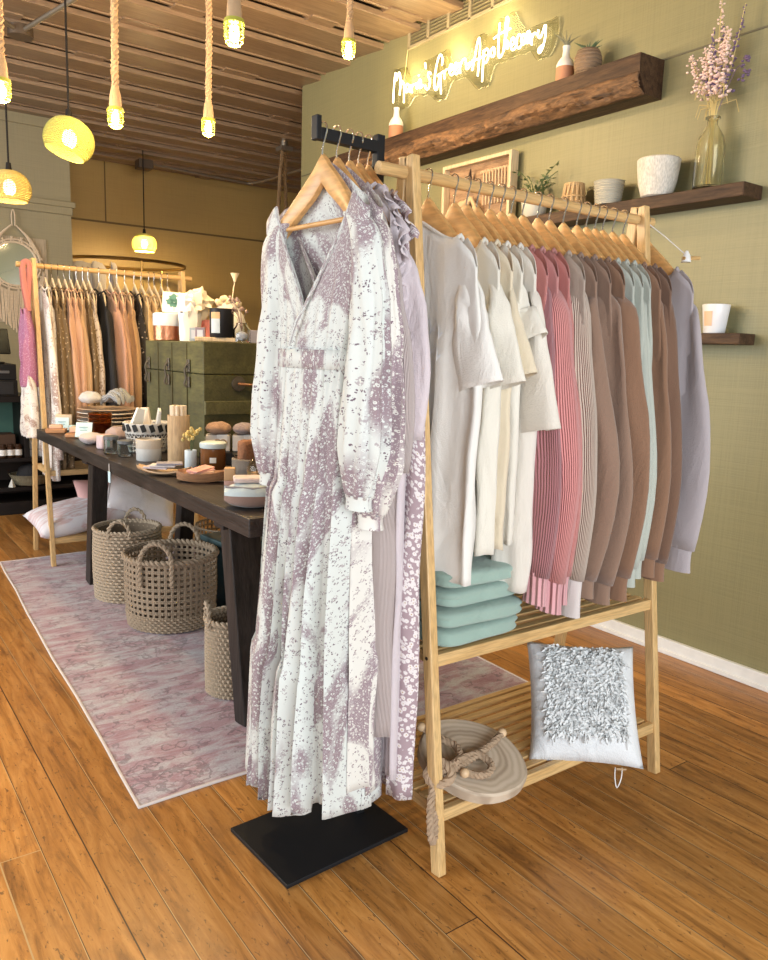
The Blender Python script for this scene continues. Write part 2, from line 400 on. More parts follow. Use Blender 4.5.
# distressed rug
def mat_rug():
    T = NT('faded_pink_rug'); v = T.mapping('Object')
    a = T.n('TexNoise', Vector=T.mapping('Object', (1.0, 2.8, 1)), Scale=4.6, Detail=9.0, Roughness=.74, Distortion=.7)
    b = T.n('TexNoise', Vector=T.mapping('Object', (7, 26, 1)), Scale=1.4, Detail=5.0)
    c1 = T.ramp(a.outputs[0], [(.34, (.32, .15, .185)), (.46, (.44, .29, .325)), (.55, (.50, .45, .485)), (.66, (.54, .57, .59))])
    vo = T.n('TexVoronoi', Vector=v, Scale=3.6); n = T.n('TexNoise', Vector=v, Scale=22.0, Detail=4.0)
    rg = T.math('LESS_THAN', T.math('ABSOLUTE', T.math('SUBTRACT', T.math('ADD', vo.outputs['Distance'], T.math('MULTIPLY', n.outputs[0], 1.1)), .80)), .05)
    c2 = T.mix(T.math('MULTIPLY', rg, .55), c1, (.15, .11, .125))
    vi = T.n('TexVoronoi', Vector=v, Scale=17.0); s2 = T.math('LESS_THAN', T.math('ABSOLUTE', T.math('SUBTRACT', T.math('ADD', vi.outputs['Distance'], T.math('MULTIPLY', n.outputs[0], 1.3)), .95)), .07)
    c2 = T.mix(T.math('MULTIPLY', s2, T.ramp(a.outputs[0], [(.4, .7), (.62, .1)])), c2, (.13, .09, .105))
    c2 = T.mix(T.ramp(b.outputs[0], [(.5, 0.0), (.68, .55)]), c2, (.30, .13, .17))
    f = T.n('TexNoise', Vector=T.mapping('Object', (60, 200, 1)), Scale=2.0, Detail=2.0)
    c2 = T.mix(T.ramp(f.outputs[0], [(.4, .3), (.6, 0.0)]), c2, (.16, .12, .12))
    T.col(c2); T.set(Roughness=.95, Sheen_Weight=.2); T.bump(f.outputs[0], .5, .005); return T.m
rug = thing('area_rug', 'large faded pink and lavender rug under the dark table', 'rug', (0, 0, 0))
pts = []
P = [(.686, 2.106), (2.33, 2.115), (2.42, 5.15), (.829, 5.10)]
edge = []
for a, b in zip(P, P[1:] + P[:1]):
    for k in range(14):
        t = k / 14; w = .012 * noise.noise(Vector((a[0] * 3 + t * 6, a[1] * 3, 1)))
        edge.append((lerp(a[0], b[0], t) + w, lerp(a[1], b[1], t) + w))
MB().prism(edge, 'z', 0.0, .006).build('pile', mat_rug(), rug, smooth=False)
m = MB(); m.tube([(p[0], p[1], .004) for p in edge], .0055, 6, loop=True)
m.build('bound_edge', m_plain('pale_rug_binding', (.60, .54, .50), .9), rug)
# conduit and junction boxes under the ceiling
M_steel = m_plain('galvanised_steel', (.36, .32, .26), .4, .8)
M_black = m_plain('black_painted_metal', (.012, .012, .013), .45)
c = thing('electrical_conduit', 'grey metal conduit pipe with junction box at the top left ceiling', 'conduit', (1.16, 5.52, 3.22))
MB().tube([(-.55, -.55, -.01), (0, 0, 0), (.7, .35, 0)][0:2], .014, 8).tube([(0, 0, 0), (.25, -1.3, 0)], .014, 8).build('pipe', M_steel, c)
MB().lathe([(.075, -.03), (.075, .03)], 16).build('junction_box', m_plain('brown_box', (.11, .08, .055), .5, .3), c)
c = thing('electrical_conduit', 'thin conduit pipe running below the ceiling along the ochre back wall', 'conduit', (2.95, 8.5, 3.24))
MB().tube(catmull([(0, 0, 0), (1.0, -.02, -.03), (1.25, -.12, -.03), (1.38, -1.0, 0), (1.5, -1.9, 0)], 6), .014, 8).build('pipe', M_steel, c)
MB().box((0, 0, -.02), (.15, .15, .09)).build('junction_box', m_plain('brown_box', (.11, .08, .055), .5, .3), c, smooth=False, bevel=.006)
# rope swing hanging at the back
sw = thing('rope_hanger', 'looped brown rope hanging from a ceiling hook left of the green wall', 'rope', (3.80, 7.0, 3.36))
MB().tube([(0, 0, 0), (0, 0, -.1)], .035, 10).box((0, 0, -.11), (.12, .12, .04)).build('ceiling_hook', M_steel, sw)
m = MB(); helix_rope(m, dense(catmull([(-.02, 0, -.12), (-.05, 0, -.5), (-.06, 0, -.95), (0, 0, -1.05), (.05, .02, -.95), (.03, .02, -.5), (.02, .02, -.12)], 5), .02), .012, .011, 14)
m.build('rope_loop', m_plain('brown_rope', (.26, .17, .09), .9), sw)
# ---------------------------------------------------------------- lamps
M_jute = m_plain('jute_rope', (.44, .30, .17), .9, var=.2, scale=60, bump=.4)
M_lime = m_plain('lime_crochet', (.36, .35, .04), .7, var=.2, scale=80)
M_bulb = m_emit('lit_filament_bulb', (1.0, .82, .48), 14)
M_cord = m_plain('black_cord', (.015, .013, .012), .5)
def point(parent, loc, power, col=(1, .70, .36), r=.04):
    l = bpy.data.lights.new('lamp_sign_glow', 'POINT'); l.energy = power; l.color = col; l.shadow_soft_size = r
    o = bpy.data.objects.new('lamp_sign_glow', l); COL.objects.link(o); o.location = loc; o.parent = parent
def rope_lamp(x, y, z, label, power=27):
    t = thing('rope_pendant_lamp', label, 'pendant lamp', (x, y, z), 0, 'rope pendant bulbs over the shop floor'); q_ = .70
    m = MB(); top = 3.36 - z
    helix_rope(m, dense([(0, 0, .10), (.006, 0, lerp(.13, top, .4)), (0, 0, top)], .02), .0095, .0095, 13); m.build('rope', M_jute, t)
    MB().lathe([(a * q_, b * q_) for a, b in [(.022, .17), (.032, .13), (.036, .09), (.037, .05), (.034, .045)]], 18).build('socket_wrap', M_jute, t)
    m = MB()
    for k in range(9):
        a = 2 * PI * k / 9; ca, sa = math.cos(a), math.sin(a)
        m.tube([(a_ * q_ * ca, a_ * q_ * sa, b_ * q_) for a_, b_ in ((.034, .05), (.046, .02), (.047, -.03), (.032, -.062), (.006, -.07))], .0022, 5)
    for rr, zz in ((.040, .045), (.044, .035), (.047, .012), (.0465, -.02), (.040, -.05)):
        m.tube([(rr * q_ * math.cos(q * PI / 10), rr * q_ * math.sin(q * PI / 10), zz * q_) for q in range(20)], .0022 if zz < .03 else .006, 5, loop=True)
    m.build('wire_cage', M_lime, t)
    MB().lathe([(a * q_, b * q_) for a, b in [(.004, -.052), (.016, -.046), (.023, -.03), (.024, -.008), (.019, .015), (.012, .035), (.012, .045)]], 16).build('bulb', M_bulb, t)
    point(t, (0, 0, -.085), power); return t
rope_lamp(.64, 3.4, 2.285, 'rope pendant bulb cut off by the left edge of the picture')
rope_lamp(1.128, 3.6, 2.322, 'rope pendant bulb right of the large dome lamp shade')
rope_lamp(1.685, 3.9, 2.445, 'rope pendant bulb straight above the green chest')
rope_lamp(1.217, 2.6, 2.40, 'rope pendant bulb near the top edge, left of the green wall')
rope_lamp(2.19, 3.4, 2.795, 'rope pendant bulb hanging in front of the green wall by the glowing sign')
def shade_lamp(x, y, z, R, label, tilt=0, power=1.8, warm=(.46, .43, .10)):
    t = thing('dome_pendant_lamp', label, 'pendant lamp', (x, y, z), 0, 'woven dome pendant lamps')
    prof = [(.16, .80), (.45, .74), (.75, .55), (.94, .25), (1.0, -.05), (.96, -.35), (.80, -.62)]
    pr = catmull([(a, 0, b) for a, b in prof], 4)
    m = MB()
    for q in pr:
        m.tube([(R * q.x * math.cos(2 * PI * i / 36), R * q.x * math.sin(2 * PI * i / 36), R * q.z) for i in range(36)], R * .034, 5, loop=True)
    for k in range(40):
        a = 2 * PI * k / 40; m.tube([(R * q.x * math.cos(a), R * q.x * math.sin(a), R * q.z) for q in pr[::2]], R * .014, 4)
    m.build('woven_shade', m_plain('woven_shade_%d' % int(warm[0] * 100), warm, .7, var=.15, scale=60), t, rot=(0, tilt, 0))
    MB().tube([(0, 0, R * .8), (0, 0, 3.36 - z)], .006, 6).lathe([(.02, R * .78), (.014, R * .78 + .05)], 10).build('cord', M_cord, t)
    MB().sphere((0, 0, .0), .038, 12, 8, 1.3).build('bulb', M_bulb, t)
    point(t, (0, 0, -.09), power)
    return t
shade_lamp(1.192, 4.6, 2.43, .128, 'lime woven dome lamp on a black cord, biggest of the dome shades', .35)
shade_lamp(1.056, 5.5, 2.29, .125, 'orange glowing dome lamp above the fringed mirror', 0, 2.4, (.52, .40, .12))
shade_lamp(2.905, 8.4, 2.405, .125, 'small far dome lamp in front of the ochre back wall', 0, 34)

# ---------------------------------------------------------------- neon sign: lettering bent from light tube on a clear backing
ns = thing('neon_sign', 'glowing white script neon sign on the green wall above the long rough shelf', 'sign', (3.158, 3.70, 3.0))
NEON = [[(0.598,-0.068),(0.597,0.004),(0.591,0.072),(0.583,0.109)],[(0.583,0.109),(0.57,0.06),(0.561,0.083),(0.545,0.101),(0.531,0.072),(0.528,0.022),(0.532,-0.036)],[(0.527,0.001),(0.519,0.031),(0.505,0.039),(0.491,0.014),(0.486,-0.036),(0.485,-0.092)],[(0.437,0.001),(0.455,0.012),(0.471,-0.002),(0.472,-0.025),(0.456,-0.037),(0.44,-0.022),(0.435,0.0),(0.435,-0.027),(0.425,-0.042)],[(0.413,-0.002),(0.406,-0.034),(0.4,-0.053)],[(0.407,-0.023),(0.396,-0.009),(0.38,-0.008)],[(0.364,-0.005),(0.362,-0.027),(0.354,-0.041)],[(0.342,0.036),(0.34,0.03)],[(0.343,-0.03),(0.321,-0.022),(0.317,-0.002),(0.332,0.006),(0.342,-0.012),(0.336,-0.037),(0.317,-0.044),(0.295,-0.031)],[(0.282,0.089),(0.273,0.055)],[(0.223,0.012),(0.233,0.025),(0.249,0.023),(0.247,0.003),(0.23,-0.021),(0.234,-0.058),(0.254,-0.068),(0.271,-0.054),(0.272,-0.039)],[(0.12,0.034),(0.118,0.067),(0.13,0.093),(0.148,0.094),(0.167,0.06),(0.181,0.005),(0.186,-0.046),(0.18,-0.08),(0.166,-0.092),(0.152,-0.074),(0.141,-0.037),(0.136,-0.016)],[(0.16,-0.015),(0.136,-0.009),(0.115,-0.005)],[(0.132,-0.015),(0.126,-0.067),(0.118,-0.125)],[(0.105,0.0),(0.097,-0.026),(0.091,-0.048)],[(0.097,-0.026),(0.087,-0.004),(0.073,0.001)],[(0.053,-0.021),(0.026,-0.011),(0.025,0.011),(0.041,0.018),(0.05,-0.002),(0.043,-0.032),(0.024,-0.044),(0.008,-0.032)],[(0.006,-0.026),(-0.016,-0.016),(-0.016,0.008),(-0.001,0.015),(0.008,-0.006),(-0.001,-0.039),(-0.018,-0.048),(-0.035,-0.033)],[(-0.036,0.007),(-0.043,-0.026),(-0.049,-0.052)],[(-0.044,-0.02),(-0.057,0.008),(-0.08,0.018),(-0.091,0.006),(-0.095,-0.023),(-0.105,-0.044),(-0.129,-0.032),(-0.146,-0.012),(-0.166,-0.005)],[(-0.15,-0.063),(-0.164,-0.012),(-0.181,0.062),(-0.196,0.096),(-0.207,0.055),(-0.205,-0.017),(-0.2,-0.104)],[(-0.105,-0.019),(-0.144,-0.015),(-0.202,-0.013),(-0.259,-0.01)],[(-0.238,0.02),(-0.239,-0.044),(-0.238,-0.143)],[(-0.241,0.01),(-0.262,0.021),(-0.278,0.006),(-0.277,-0.03),(-0.262,-0.05),(-0.243,-0.046)],[(-0.318,0.014),(-0.301,0.006),(-0.299,-0.021),(-0.315,-0.034),(-0.328,-0.02),(-0.324,0.005),(-0.318,0.014)],[(-0.358,0.126),(-0.355,0.079),(-0.355,0.015),(-0.359,-0.037),(-0.373,-0.052),(-0.391,-0.037)],[(-0.315,0.058),(-0.372,0.069),(-0.444,0.072)],[(-0.396,-0.032),(-0.404,0.042),(-0.404,0.112),(-0.409,0.136),(-0.42,0.132),(-0.421,0.095),(-0.41,0.034),(-0.402,-0.022)],[(-0.403,-0.004),(-0.415,0.02),(-0.426,0.009),(-0.426,-0.025)],[(-0.451,-0.018),(-0.477,-0.009),(-0.477,0.012),(-0.46,0.02),(-0.45,-0.0),(-0.456,-0.031),(-0.473,-0.042),(-0.492,-0.029)],[(-0.522,0.017),(-0.507,0.023),(-0.495,0.005),(-0.497,-0.03),(-0.514,-0.045),(-0.532,-0.034)],[(-0.551,0.014),(-0.538,0.015),(-0.529,-0.005),(-0.537,-0.031),(-0.55,-0.031),(-0.557,0.004),(-0.562,-0.034)],[(-0.584,0.02),(-0.569,0.018),(-0.563,-0.003),(-0.569,-0.033),(-0.582,-0.031),(-0.588,0.012),(-0.594,-0.034),(-0.605,-0.051)],[(-0.606,-0.001),(-0.603,-0.028),(-0.607,-0.054)],[(-0.607,-0.018),(-0.62,0.0),(-0.641,-0.015)],[(-0.647,0.007),(-0.647,-0.021),(-0.661,-0.035),(-0.678,-0.013),(-0.691,0.017)],[(-0.698,0.015),(-0.699,-0.036),(-0.687,-0.082),(-0.67,-0.106),(-0.657,-0.103),(-0.659,-0.086),(-0.68,-0.075)]]
m = MB()
for st in NEON: m.tube(catmull([(-.040, a, b) for a, b in st], 4), .0046, 8)
m.build('light_tube', m_emit('neon_white', (1.0, .90, .62), 4.0), ns)
bins = {}
for st in NEON:
    for p in dense([(0, a, b) for a, b in st], .01):
        k = round(p.y / .045); lo, hi = bins.get(k, (9, -9)); bins[k] = (min(lo, p.z), max(hi, p.z))
ks = sorted(bins); ks = [ks[0] - 1] + ks + [ks[-1] + 1]; bins[ks[0]] = bins[ks[1]]; bins[ks[-1]] = bins[ks[-2]]
top = [(k * .045, max(bins[q][1] for q in ks if abs(q - k) <= 1) + .022) for k in ks]; bot = [(k * .045, min(bins[q][0] for q in ks if abs(q - k) <= 1) - .022) for k in ks]
bp = catmull([(0, a, b) for a, b in top + bot[::-1]], 3, True); m = MB()
m.prism([(p.y, p.z) for p in bp], 'x', -.022, -.016)
m.build('clear_backing', m_glass('clear_acrylic', (1, .97, .85), .05, 1.15), ns, smooth=False)
MB().tube(catmull([(-.015, .52, .02), (-.008, .50, .25), (-.006, .44, .45)], 4), .003, 6).tube(catmull([(-.015, -.60, .17), (-.006, -.62, .3), (-.006, -.60, .45)], 4), .003, 6).build('hanging_wire', m_plain('clear_wire', (.55, .47, .25), .4), ns)
for yy, zz, e in ((.45, .05, 3.0), (.05, .08, 3.0), (-.35, .12, 3.0)): point(ns, (-.10, yy, zz), e, (1, .80, .40), .08)  # unseen point lights added in front of the tubes to carry the sign's glow
# ---------------------------------------------------------------- wall shelves
M_bark = m_wood('live_edge_bark', (.022, .011, .006), (.27, .14, .058), 'y', 11, .75, 1.0, 4)
M_dark = m_wood('dark_walnut_beam', (.028, .014, .008), (.110, .060, .030), 'y', 14, .6, .6, 9)
M_end = m_plain('dark_end_grain', (.055, .03, .018), .7, var=.4, scale=30, bump=.3)
sh = thing('rough_beam_shelf', 'long thick live-edge dark wood shelf under the neon sign', 'shelf', (3.158, 3.57, 2.51))
y0, y1 = -1.265, 1.30; N = 90
def edge_noise(y, k): return noise.noise(Vector((y * 2.2, k, 0))) * .018 + noise.noise(Vector((y * 9, k, 4))) * .006
m = MB(); rings = []
for i in range(N + 1):
    y = lerp(y0, y1, i / N); e = edge_noise(y, 0)
    rings.append([Vector(p) for p in [(0, y, 0), (-.115 + e * .5, y, 0.0), (-.168, y, .085 + e), (-.172, y, .16), (0, y, .165)]])
m.loft(rings); m.build('beam', M_dark, sh, angle=25)
m = MB(); rings = []
for i in range(N * 3 + 1):
    y = lerp(y0 + .004, y1, i / N / 3); e = edge_noise(y, 0); ring = []
    for k in range(13):
        t = k / 12; rough = (.026 * abs(noise.noise(Vector((y * 12, t * 7, 1)))) + .020 * noise.noise(Vector((y * 4, t * 8, 7))) + .01 * noise.noise(Vector((y * 30, t * 14, 2)))) * math.sin(PI * min(1, t * 1.1 + .05))
        bul = .018 * math.sin(PI * t)
        ring.append(Vector((lerp(-.115 + e * .5, -.168, t) - bul - rough - .001, y, lerp(-.001, .09 + e, t) - bul * .3)))
    rings.append(ring)
m.loft(rings, closed=False); m.build('bark_edge', M_bark, sh, solid=.006, angle=80)
s2 = thing('wall_shelf', 'dark wood wall shelf holding the pots and the flower bottle', 'shelf', (3.158, 2.85, 2.01))
MB().box((-.07, 0, .0275), (.14, 2.13, .055)).build('board', M_dark, s2, smooth=False, bevel=.004)
s3 = thing('wall_shelf', 'short low dark wood shelf carrying one white candle', 'shelf', (3.158, 1.99, 1.43))
MB().box((-.06, 0, .0225), (.12, .48, .045)).build('board', M_dark, s3, smooth=False, bevel=.004)

# ---------------------------------------------------------------- things on the wall shelves
M_cer = m_plain('white_glaze', (.72, .70, .64), .45, var=.08)
M_terra = m_plain('terracotta', (.42, .20, .11), .7, var=.12)
def vase2(x, y, z, label, h=.19, r=.046):
    t = thing('bud_vase', label, 'vase', (x, y, z))
    MB().lathe([(r * .9, 0), (r, .01), (r, h * .42)], 24).build('terracotta_base', M_terra, t)
    MB().lathe([(r, h * .42), (r * .98, h * .5), (r * .75, h * .62), (r * .42, h * .72), (r * .36, h * .88), (r * .42, h), (r * .3, h), (r * .26, h * .8)], 24, cap1=False).build('white_neck', M_cer, t)
    return t
vase2(3.06, 4.18, 2.675, 'white and terracotta bud vase at the left end of the rough shelf, below the sign', .19)
av = vase2(3.06, 2.80, 2.675, 'white-necked terracotta bud vase with a spiky air plant', .17, .044)
def spikes(t, name, z0, n, L, mat, spread=.6, w=.006, seed=1, up=.8):
    r = random.Random(seed); m = MB()
    for k in range(n):
        a = 2 * PI * k / n + r.random() * .5; s = spread * (.4 + .6 * r.random()); l = L * (.7 + .4 * r.random())
        pts = []; rad = []
        for j in range(6):
            q = j / 5; d = l * q
            pts.append((math.cos(a) * d * s * (.4 + q * .6), math.sin(a) * d * s * (.4 + q * .6), z0 + d * up * (1 - .25 * q * s))); rad.append(w * (1 - q) + .0006)
        m.tube(pts, rad, 5)
    return m.build(name, mat, t)
M_succ = m_plain('succulent_green', (.07, .12, .06), .5, var=.3)
spikes(av, 'air_plant', .16, 14, .10, m_plain('grey_green_air_plant', (.20, .20, .13), .6), .8, .004, 2)
t = thing('planter', 'squat tan basketwork planter with a dark spiky succulent', 'planter', (3.055, 2.655, 2.675))
MB().lathe([(a * .8, b * .85) for a, b in [(.055, 0), (.074, .02), (.082, .055), (.078, .095), (.066, .125), (.060, .13), (.052, .11)]], 28).build('pot', m_weave('tan_basketwork', (.42, .28, .17), 60, 40), t)
spikes(t, 'succulent', .09, 16, .085, M_succ, .9, .010, 5)
# framed wood picture
fr = thing('framed_picture', 'light wood framed relief of driftwood with hanging cords leaning on the wall', 'picture', (3.14, 3.445, 2.066))
m = MB(); w2, h = .275, .375
for yy in (-w2, w2): m.box((-.03, yy, h / 2), (.055, .02, h))
for zz in (.01, h - .01): m.box((-.03, 0, zz), (.055, 2 * w2 - .02, .02))
M_pale = m_wood('pale_frame_wood', (.55, .41, .24), (.66, .52, .33), 'z', 10, .5)
m.build('frame', M_pale, fr, smooth=False, bevel=.002)
M_drift = m_wood('driftwood', (.20, .11, .055), (.46, .30, .17), 'y', 12, .7, .7, 6)
m = MB(); rings = []
for i in range(25):
    z = lerp(.02, h - .02, i / 24); rings.append([Vector((-.012 - .014 * abs(noise.noise(Vector((y * 3, z * 22, 3)))) - .006 * noise.noise(Vector((y * 9, z * 30, 3))), y, z)) for y in [lerp(-w2 + .012, w2 - .012, k / 24) for k in range(25)]])
m.loft(rings, closed=False); m.build('driftwood_panel', M_drift, fr, angle=80)
M_cordt = m_plain('tan_cord', (.50, .35, .21), .8)
m = MB()
for k in range(9):
    y = -.04 - k * .024; m.tube(catmull([(-.05, y, .29), (-.045, y - .012, .30), (-.045, y - .022, .27), (-.04, y - .02, .12)], 4), .006, 6)
m.build('hanging_cord', M_cordt, fr)
m = MB(); m.tube([(-.05, .055, .21), (-.052, .05, .26), (-.05, .045, .33)], [.012, .016, .002], 8); m.build('feather', m_plain('dark_feather', (.035, .02, .015), .7), fr)
m = MB()
for a, l in ((.9, .16), (2.2, .15), (-.4, .14)): m.tube(catmull([(-.05, .03, .17), (-.055, .03 + math.cos(a) * l * .5, .17 - abs(math.sin(a)) * l * .5), (-.05, .03 + math.cos(a) * l, .17 - abs(math.sin(a)) * l)], 4), [.012] * 4 + [.022] * 3 + [.012] * 2, 8)
m.build('leaf_spray', m_plain('dried_leaf', (.52, .36, .2), .8), fr)
# leafy plant pot, rattan lantern, ribbed pot, white pot
t = thing('potted_plant', 'small leafy green plant in a pale pot beside the picture frame', 'plant', (3.07, 2.96, 2.066))
MB().lathe([(.045, 0), (.06, .02), (.068, .08), (.068, .10), (.06, .10), (.056, .08)], 24).build('pot', m_plain('pale_grey_pot', (.52, .49, .40), .7), t)
m = MB(); r = random.Random(4)
for k in range(11):
    a = 2 * PI * r.random(); L = .10 + .14 * r.random(); p1 = (math.cos(a) * L * .6, math.sin(a) * L * .6, .08 + L * .75); m.tube(catmull([(0, 0, .07), (p1[0] * .4, p1[1] * .4, .07 + L * .5), p1], 4), .0025, 4)
    for q in range(9):
        f = .35 + .65 * q / 8; c = Vector((p1[0] * f, p1[1] * f, .07 + (p1[2] - .07) * f)) + Vector((r.uniform(-.02, .02), r.uniform(-.02, .02), r.uniform(-.01, .01)))
        u = Vector((r.uniform(-1, 1), r.uniform(-1, 1), r.uniform(-.3, .6))).normalized() * .016; w = u.cross(Vector((r.uniform(-1, 1), r.uniform(-1, 1), 1))).normalized() * .008
        m.add([c - u, c + w, c + u, c - w], [(0, 1, 2, 3)])
m.build('foliage', m_plain('leaf_green', (.09, .12, .04), .6, var=.4), t)
t = thing('rattan_lantern', 'small tapered rattan lantern on the wall shelf left of the ribbed pot', 'lantern', (3.07, 2.70, 2.066))
m = MB()
for zz, rr in ((.006, .062), (.065, .056), (.125, .045)): m.tube([(rr * math.cos(i * PI / 12), rr * math.sin(i * PI / 12), zz) for i in range(24)], .0045, 6, loop=True)
for k in range(14):
    a = 2 * PI * k / 14; b = a + .25; m.tube([(.062 * math.cos(a), .062 * math.sin(a), .0), (.045 * math.cos(b), .045 * math.sin(b), .128)], .0048, 6); m.tube([(.062 * math.cos(b), .062 * math.sin(b), .0), (.045 * math.cos(a), .045 * math.sin(a), .128)], .0036, 6)
m.build('rattan_cage', m_plain('rattan', (.52, .34, .16), .6, var=.2), t)
MB().lathe([(.05, .002), (.05, .05), (.043, .11), (.03, .12)], 20).build('candle_cup', m_plain('amber_cup', (.42, .25, .09), .4), t)
t = thing('ribbed_pot', 'grey horizontally ribbed pot between the lantern and the large white pot', 'pot', (3.065, 2.485, 2.066))
pr = []
for k in range(33): z = k / 32 * .105; pr.append((.058 + .012 * z / .105 + .0022 * math.cos(z / .105 * 2 * PI * 9), z))
MB().lathe(pr + [(.06, .105), (.055, .06)], 32, cap1=True).build('pot', m_plain('grey_ribbed_glaze', (.40, .38, .31), .6), t)
t = thing('white_pot', 'large white limewashed tapered pot on the wall shelf', 'pot', (3.065, 2.222, 2.066))
MB().lathe([(.058, 0), (.066, .004), (.082, .06), (.090, .12), (.093, .155), (.088, .16), (.083, .15), (.07, .05)], 36, cap1=True).build('pot', m_wood('limewash', (.60, .55, .46), (.74, .70, .62), 'z', 14, .85, .3, 3), t)
# glass bottle with dried flowers
gb = thing('glass_bottle', 'clear glass bottle standing at the right end of the wall shelf', 'bottle', (3.075, 1.985, 2.066))
MB().lathe([(.052, 0), (.058, .006), (.058, .17), (.050, .21), (.030, .24), (.021, .255), (.021, .275), (.029, .281), (.029, .287), (.017, .285), (.017, .255), (.045, .20), (.053, .165), (.053, .012)], 32, cap0=True, cap1=True).build('glass', m_glass('olive_clear_glass', (.98, .97, .86), .01, 1.4), gb)
df = thing('dried_flowers', 'bunch of dried pink and purple larkspur standing in the glass bottle', 'flowers', (3.075, 1.985, 2.078))
r = random.Random(12)
M_stem = m_plain('dry_stem', (.50, .40, .17), .8); M_pink = m_plain('pale_pink_petal', (.80, .60, .53), .9, var=.2, scale=80); M_purp = m_plain('purple_petal', (.15, .10, .18), .9, var=.3, scale=80)
spk = [(0, .01, .74, 0), (-.01, -.045, .60, 0), (.01, .14, .55, 0), (-.015, .055, .55, 0), (.0, -.02, .57, 0), (.01, .0, .64, 1), (0, -.095, .68, 1), (.012, .085, .47, 1), (-.01, .03, .62, 1), (.01, -.02, .62, 0), (0, .03, .56, 0)]
for n_, (sx, sy, hz, kind) in enumerate(spk):
    base = Vector((r.uniform(-.02, .02), r.uniform(-.02, .02), .01)); tip = Vector((sx, sy, hz))
    path = catmull([base, Vector((sx * .1, sy * .1, .27)), Vector((sx * .55, sy * .55, .42)), tip], 5)
    MB().tube(path, .002, 5).build('stem', M_stem, df)
    m = MB(); bl = (path[-1] - path[-7]); nf = 70 if kind == 0 else 40
    for k in range(nf):
        f = k / nf; c = path[-8].lerp(path[-4], f * 2) if f < .5 else path[-4].lerp(path[-1], f * 2 - 1)
        rr = .030 * (1.2 - f) if kind == 0 else .016 * (1.15 - f)
        c = c + Vector((r.gauss(0, 1), r.gauss(0, 1), r.gauss(0, .5))) * rr * .7
        m.sphere(c, .0075 * (1.2 - .6 * f), 5, 3, .7, f=lambda d: 1 + .5 * noise.noise(d * 3 + c * 50))
    m.build('flower_spike', M_purp if kind else M_pink, df)
m = MB()
for k in range(16):
    a = r.random() * 6.28; L = .09 + .06 * r.random(); p = Vector((math.cos(a) * .01, math.sin(a) * .01, .30 + .1 * r.random())); m.tube([p, p + Vector((math.cos(a) * L * .5, math.sin(a) * L * .5, -.01 + .04 * r.random())), p + Vector((math.cos(a) * L * .6, math.sin(a) * L * .6, -.03))], .002, 4)
m.build('dry_leaf', m_plain('straw_leaf', (.48, .37, .15), .8), df)
m = MB(); p0 = Vector((0, -.02, .30)); p1 = Vector((-.02, -.135, .42)); 
m.tube(catmull([p0, Vector((-.01, -.09, .44)), p1], 5), .0015, 4)
for k in range(26): m.sphere(p1 + Vector((r.gauss(0, .008), r.gauss(0, .012), .01 - .10 * r.random() + .05)), .007, 5, 3, .7)
m.build('flower_spike', M_purp, df)
cd = thing('candle', 'white tapered candle with a peach label on the short low shelf', 'candle', (3.085, 1.893, 1.475))
MB().lathe([(.040, 0), (.043, .004), (.056, .118), (.052, .12), (.050, .105), (.01, .10)], 32).build('candle_glass', m_plain('white_candle', (.74, .73, .72), .35), cd)
m = MB(); rings = []
for j in range(2):
    z = (.03, .09)[j]; rr = .0435 + .013 * z / .118 + .0008
    rings.append([Vector((rr * math.cos(a), rr * math.sin(a), z)) for a in [PI * .86 + .75 * i / 10 for i in range(11)]])
m.loft(rings, closed=False); m.build('label', m_plain('peach_label', (.72, .45, .28), .6), cd)

# ---------------------------------------------------------------- garment racks
M_bam = m_wood('bamboo', (.56, .34, .13), (.68, .46, .21), 'z', 16, .42, .08, 14)
M_bamx = m_wood('bamboo_rail', (.56, .34, .13), (.68, .46, .21), 'x', 16, .42, .08, 14)
M_bamy = m_wood('bamboo_bearer', (.56, .34, .13), (.68, .46, .21), 'y', 16, .42, .08, 14)
M_pin = m_plain('dark_screw', (.05, .04, .03), .4, .6)
RAIL = 1.795
def rack(x0, x1, yc, label):
    """A-frame rack: x along the rail, legs splay in y"""
    t = thing('clothes_rack', label, 'clothes rack', (x0, yc, 0)); L = x1 - x0
    zt = 1.835
    for x in (0, L):
        for s in (-1, 1):
            o = MB().bar((x, s * .238, 0), (x, s * .010, zt), .026, .034, up=(0, 1, 0)).build('leg', M_bam, t, smooth=False, bevel=.003)
            m = MB()
            for z in (.165, .575): m.tube([(x + (-.0145 if x == 0 else .0145), s * lerp(.238, .01, z / zt), z), (x + (-.009 if x == 0 else .009), s * lerp(.238, .01, z / zt), z)], .005, 8)
            m.build('screw', M_pin, o)
    m = MB(); m.tube([(-.095, 0, RAIL), (L + .065, 0, RAIL)], .0155, 14); m.build('hanging_rail', M_bamx, t, bevel=0)
    for (z, hy) in ((.155, .218), (.565, .166)):
        m = MB()
        for s in (-1, 1): m.box((L / 2, s * hy, z), (L - .02, .022, .034))
        m.build('shelf_rail', M_bamx, t, smooth=False, bevel=.003)
        for x in (.022, L - .022): MB().box((x, 0, z - .004), (.02, 2 * hy, .03)).build('shelf_bearer', M_bamy, t, smooth=False, bevel=.002)
        n = 9 if z < .3 else 7; 
        for k in range(n):
            yy = lerp(-hy + .035, hy - .035, k / (n - 1)); MB().box((L / 2, yy, z + .012), (L - .03, .026, .010)).build('shelf_slat', M_bamx, t, smooth=False, bevel=.002)
    return t
rack(1.238, 2.171, 1.63, 'bamboo rack in the foreground full of tees and sweatshirts')
rack(1.090, 2.010, 5.10, 'bamboo rack behind the dark table at the far left')

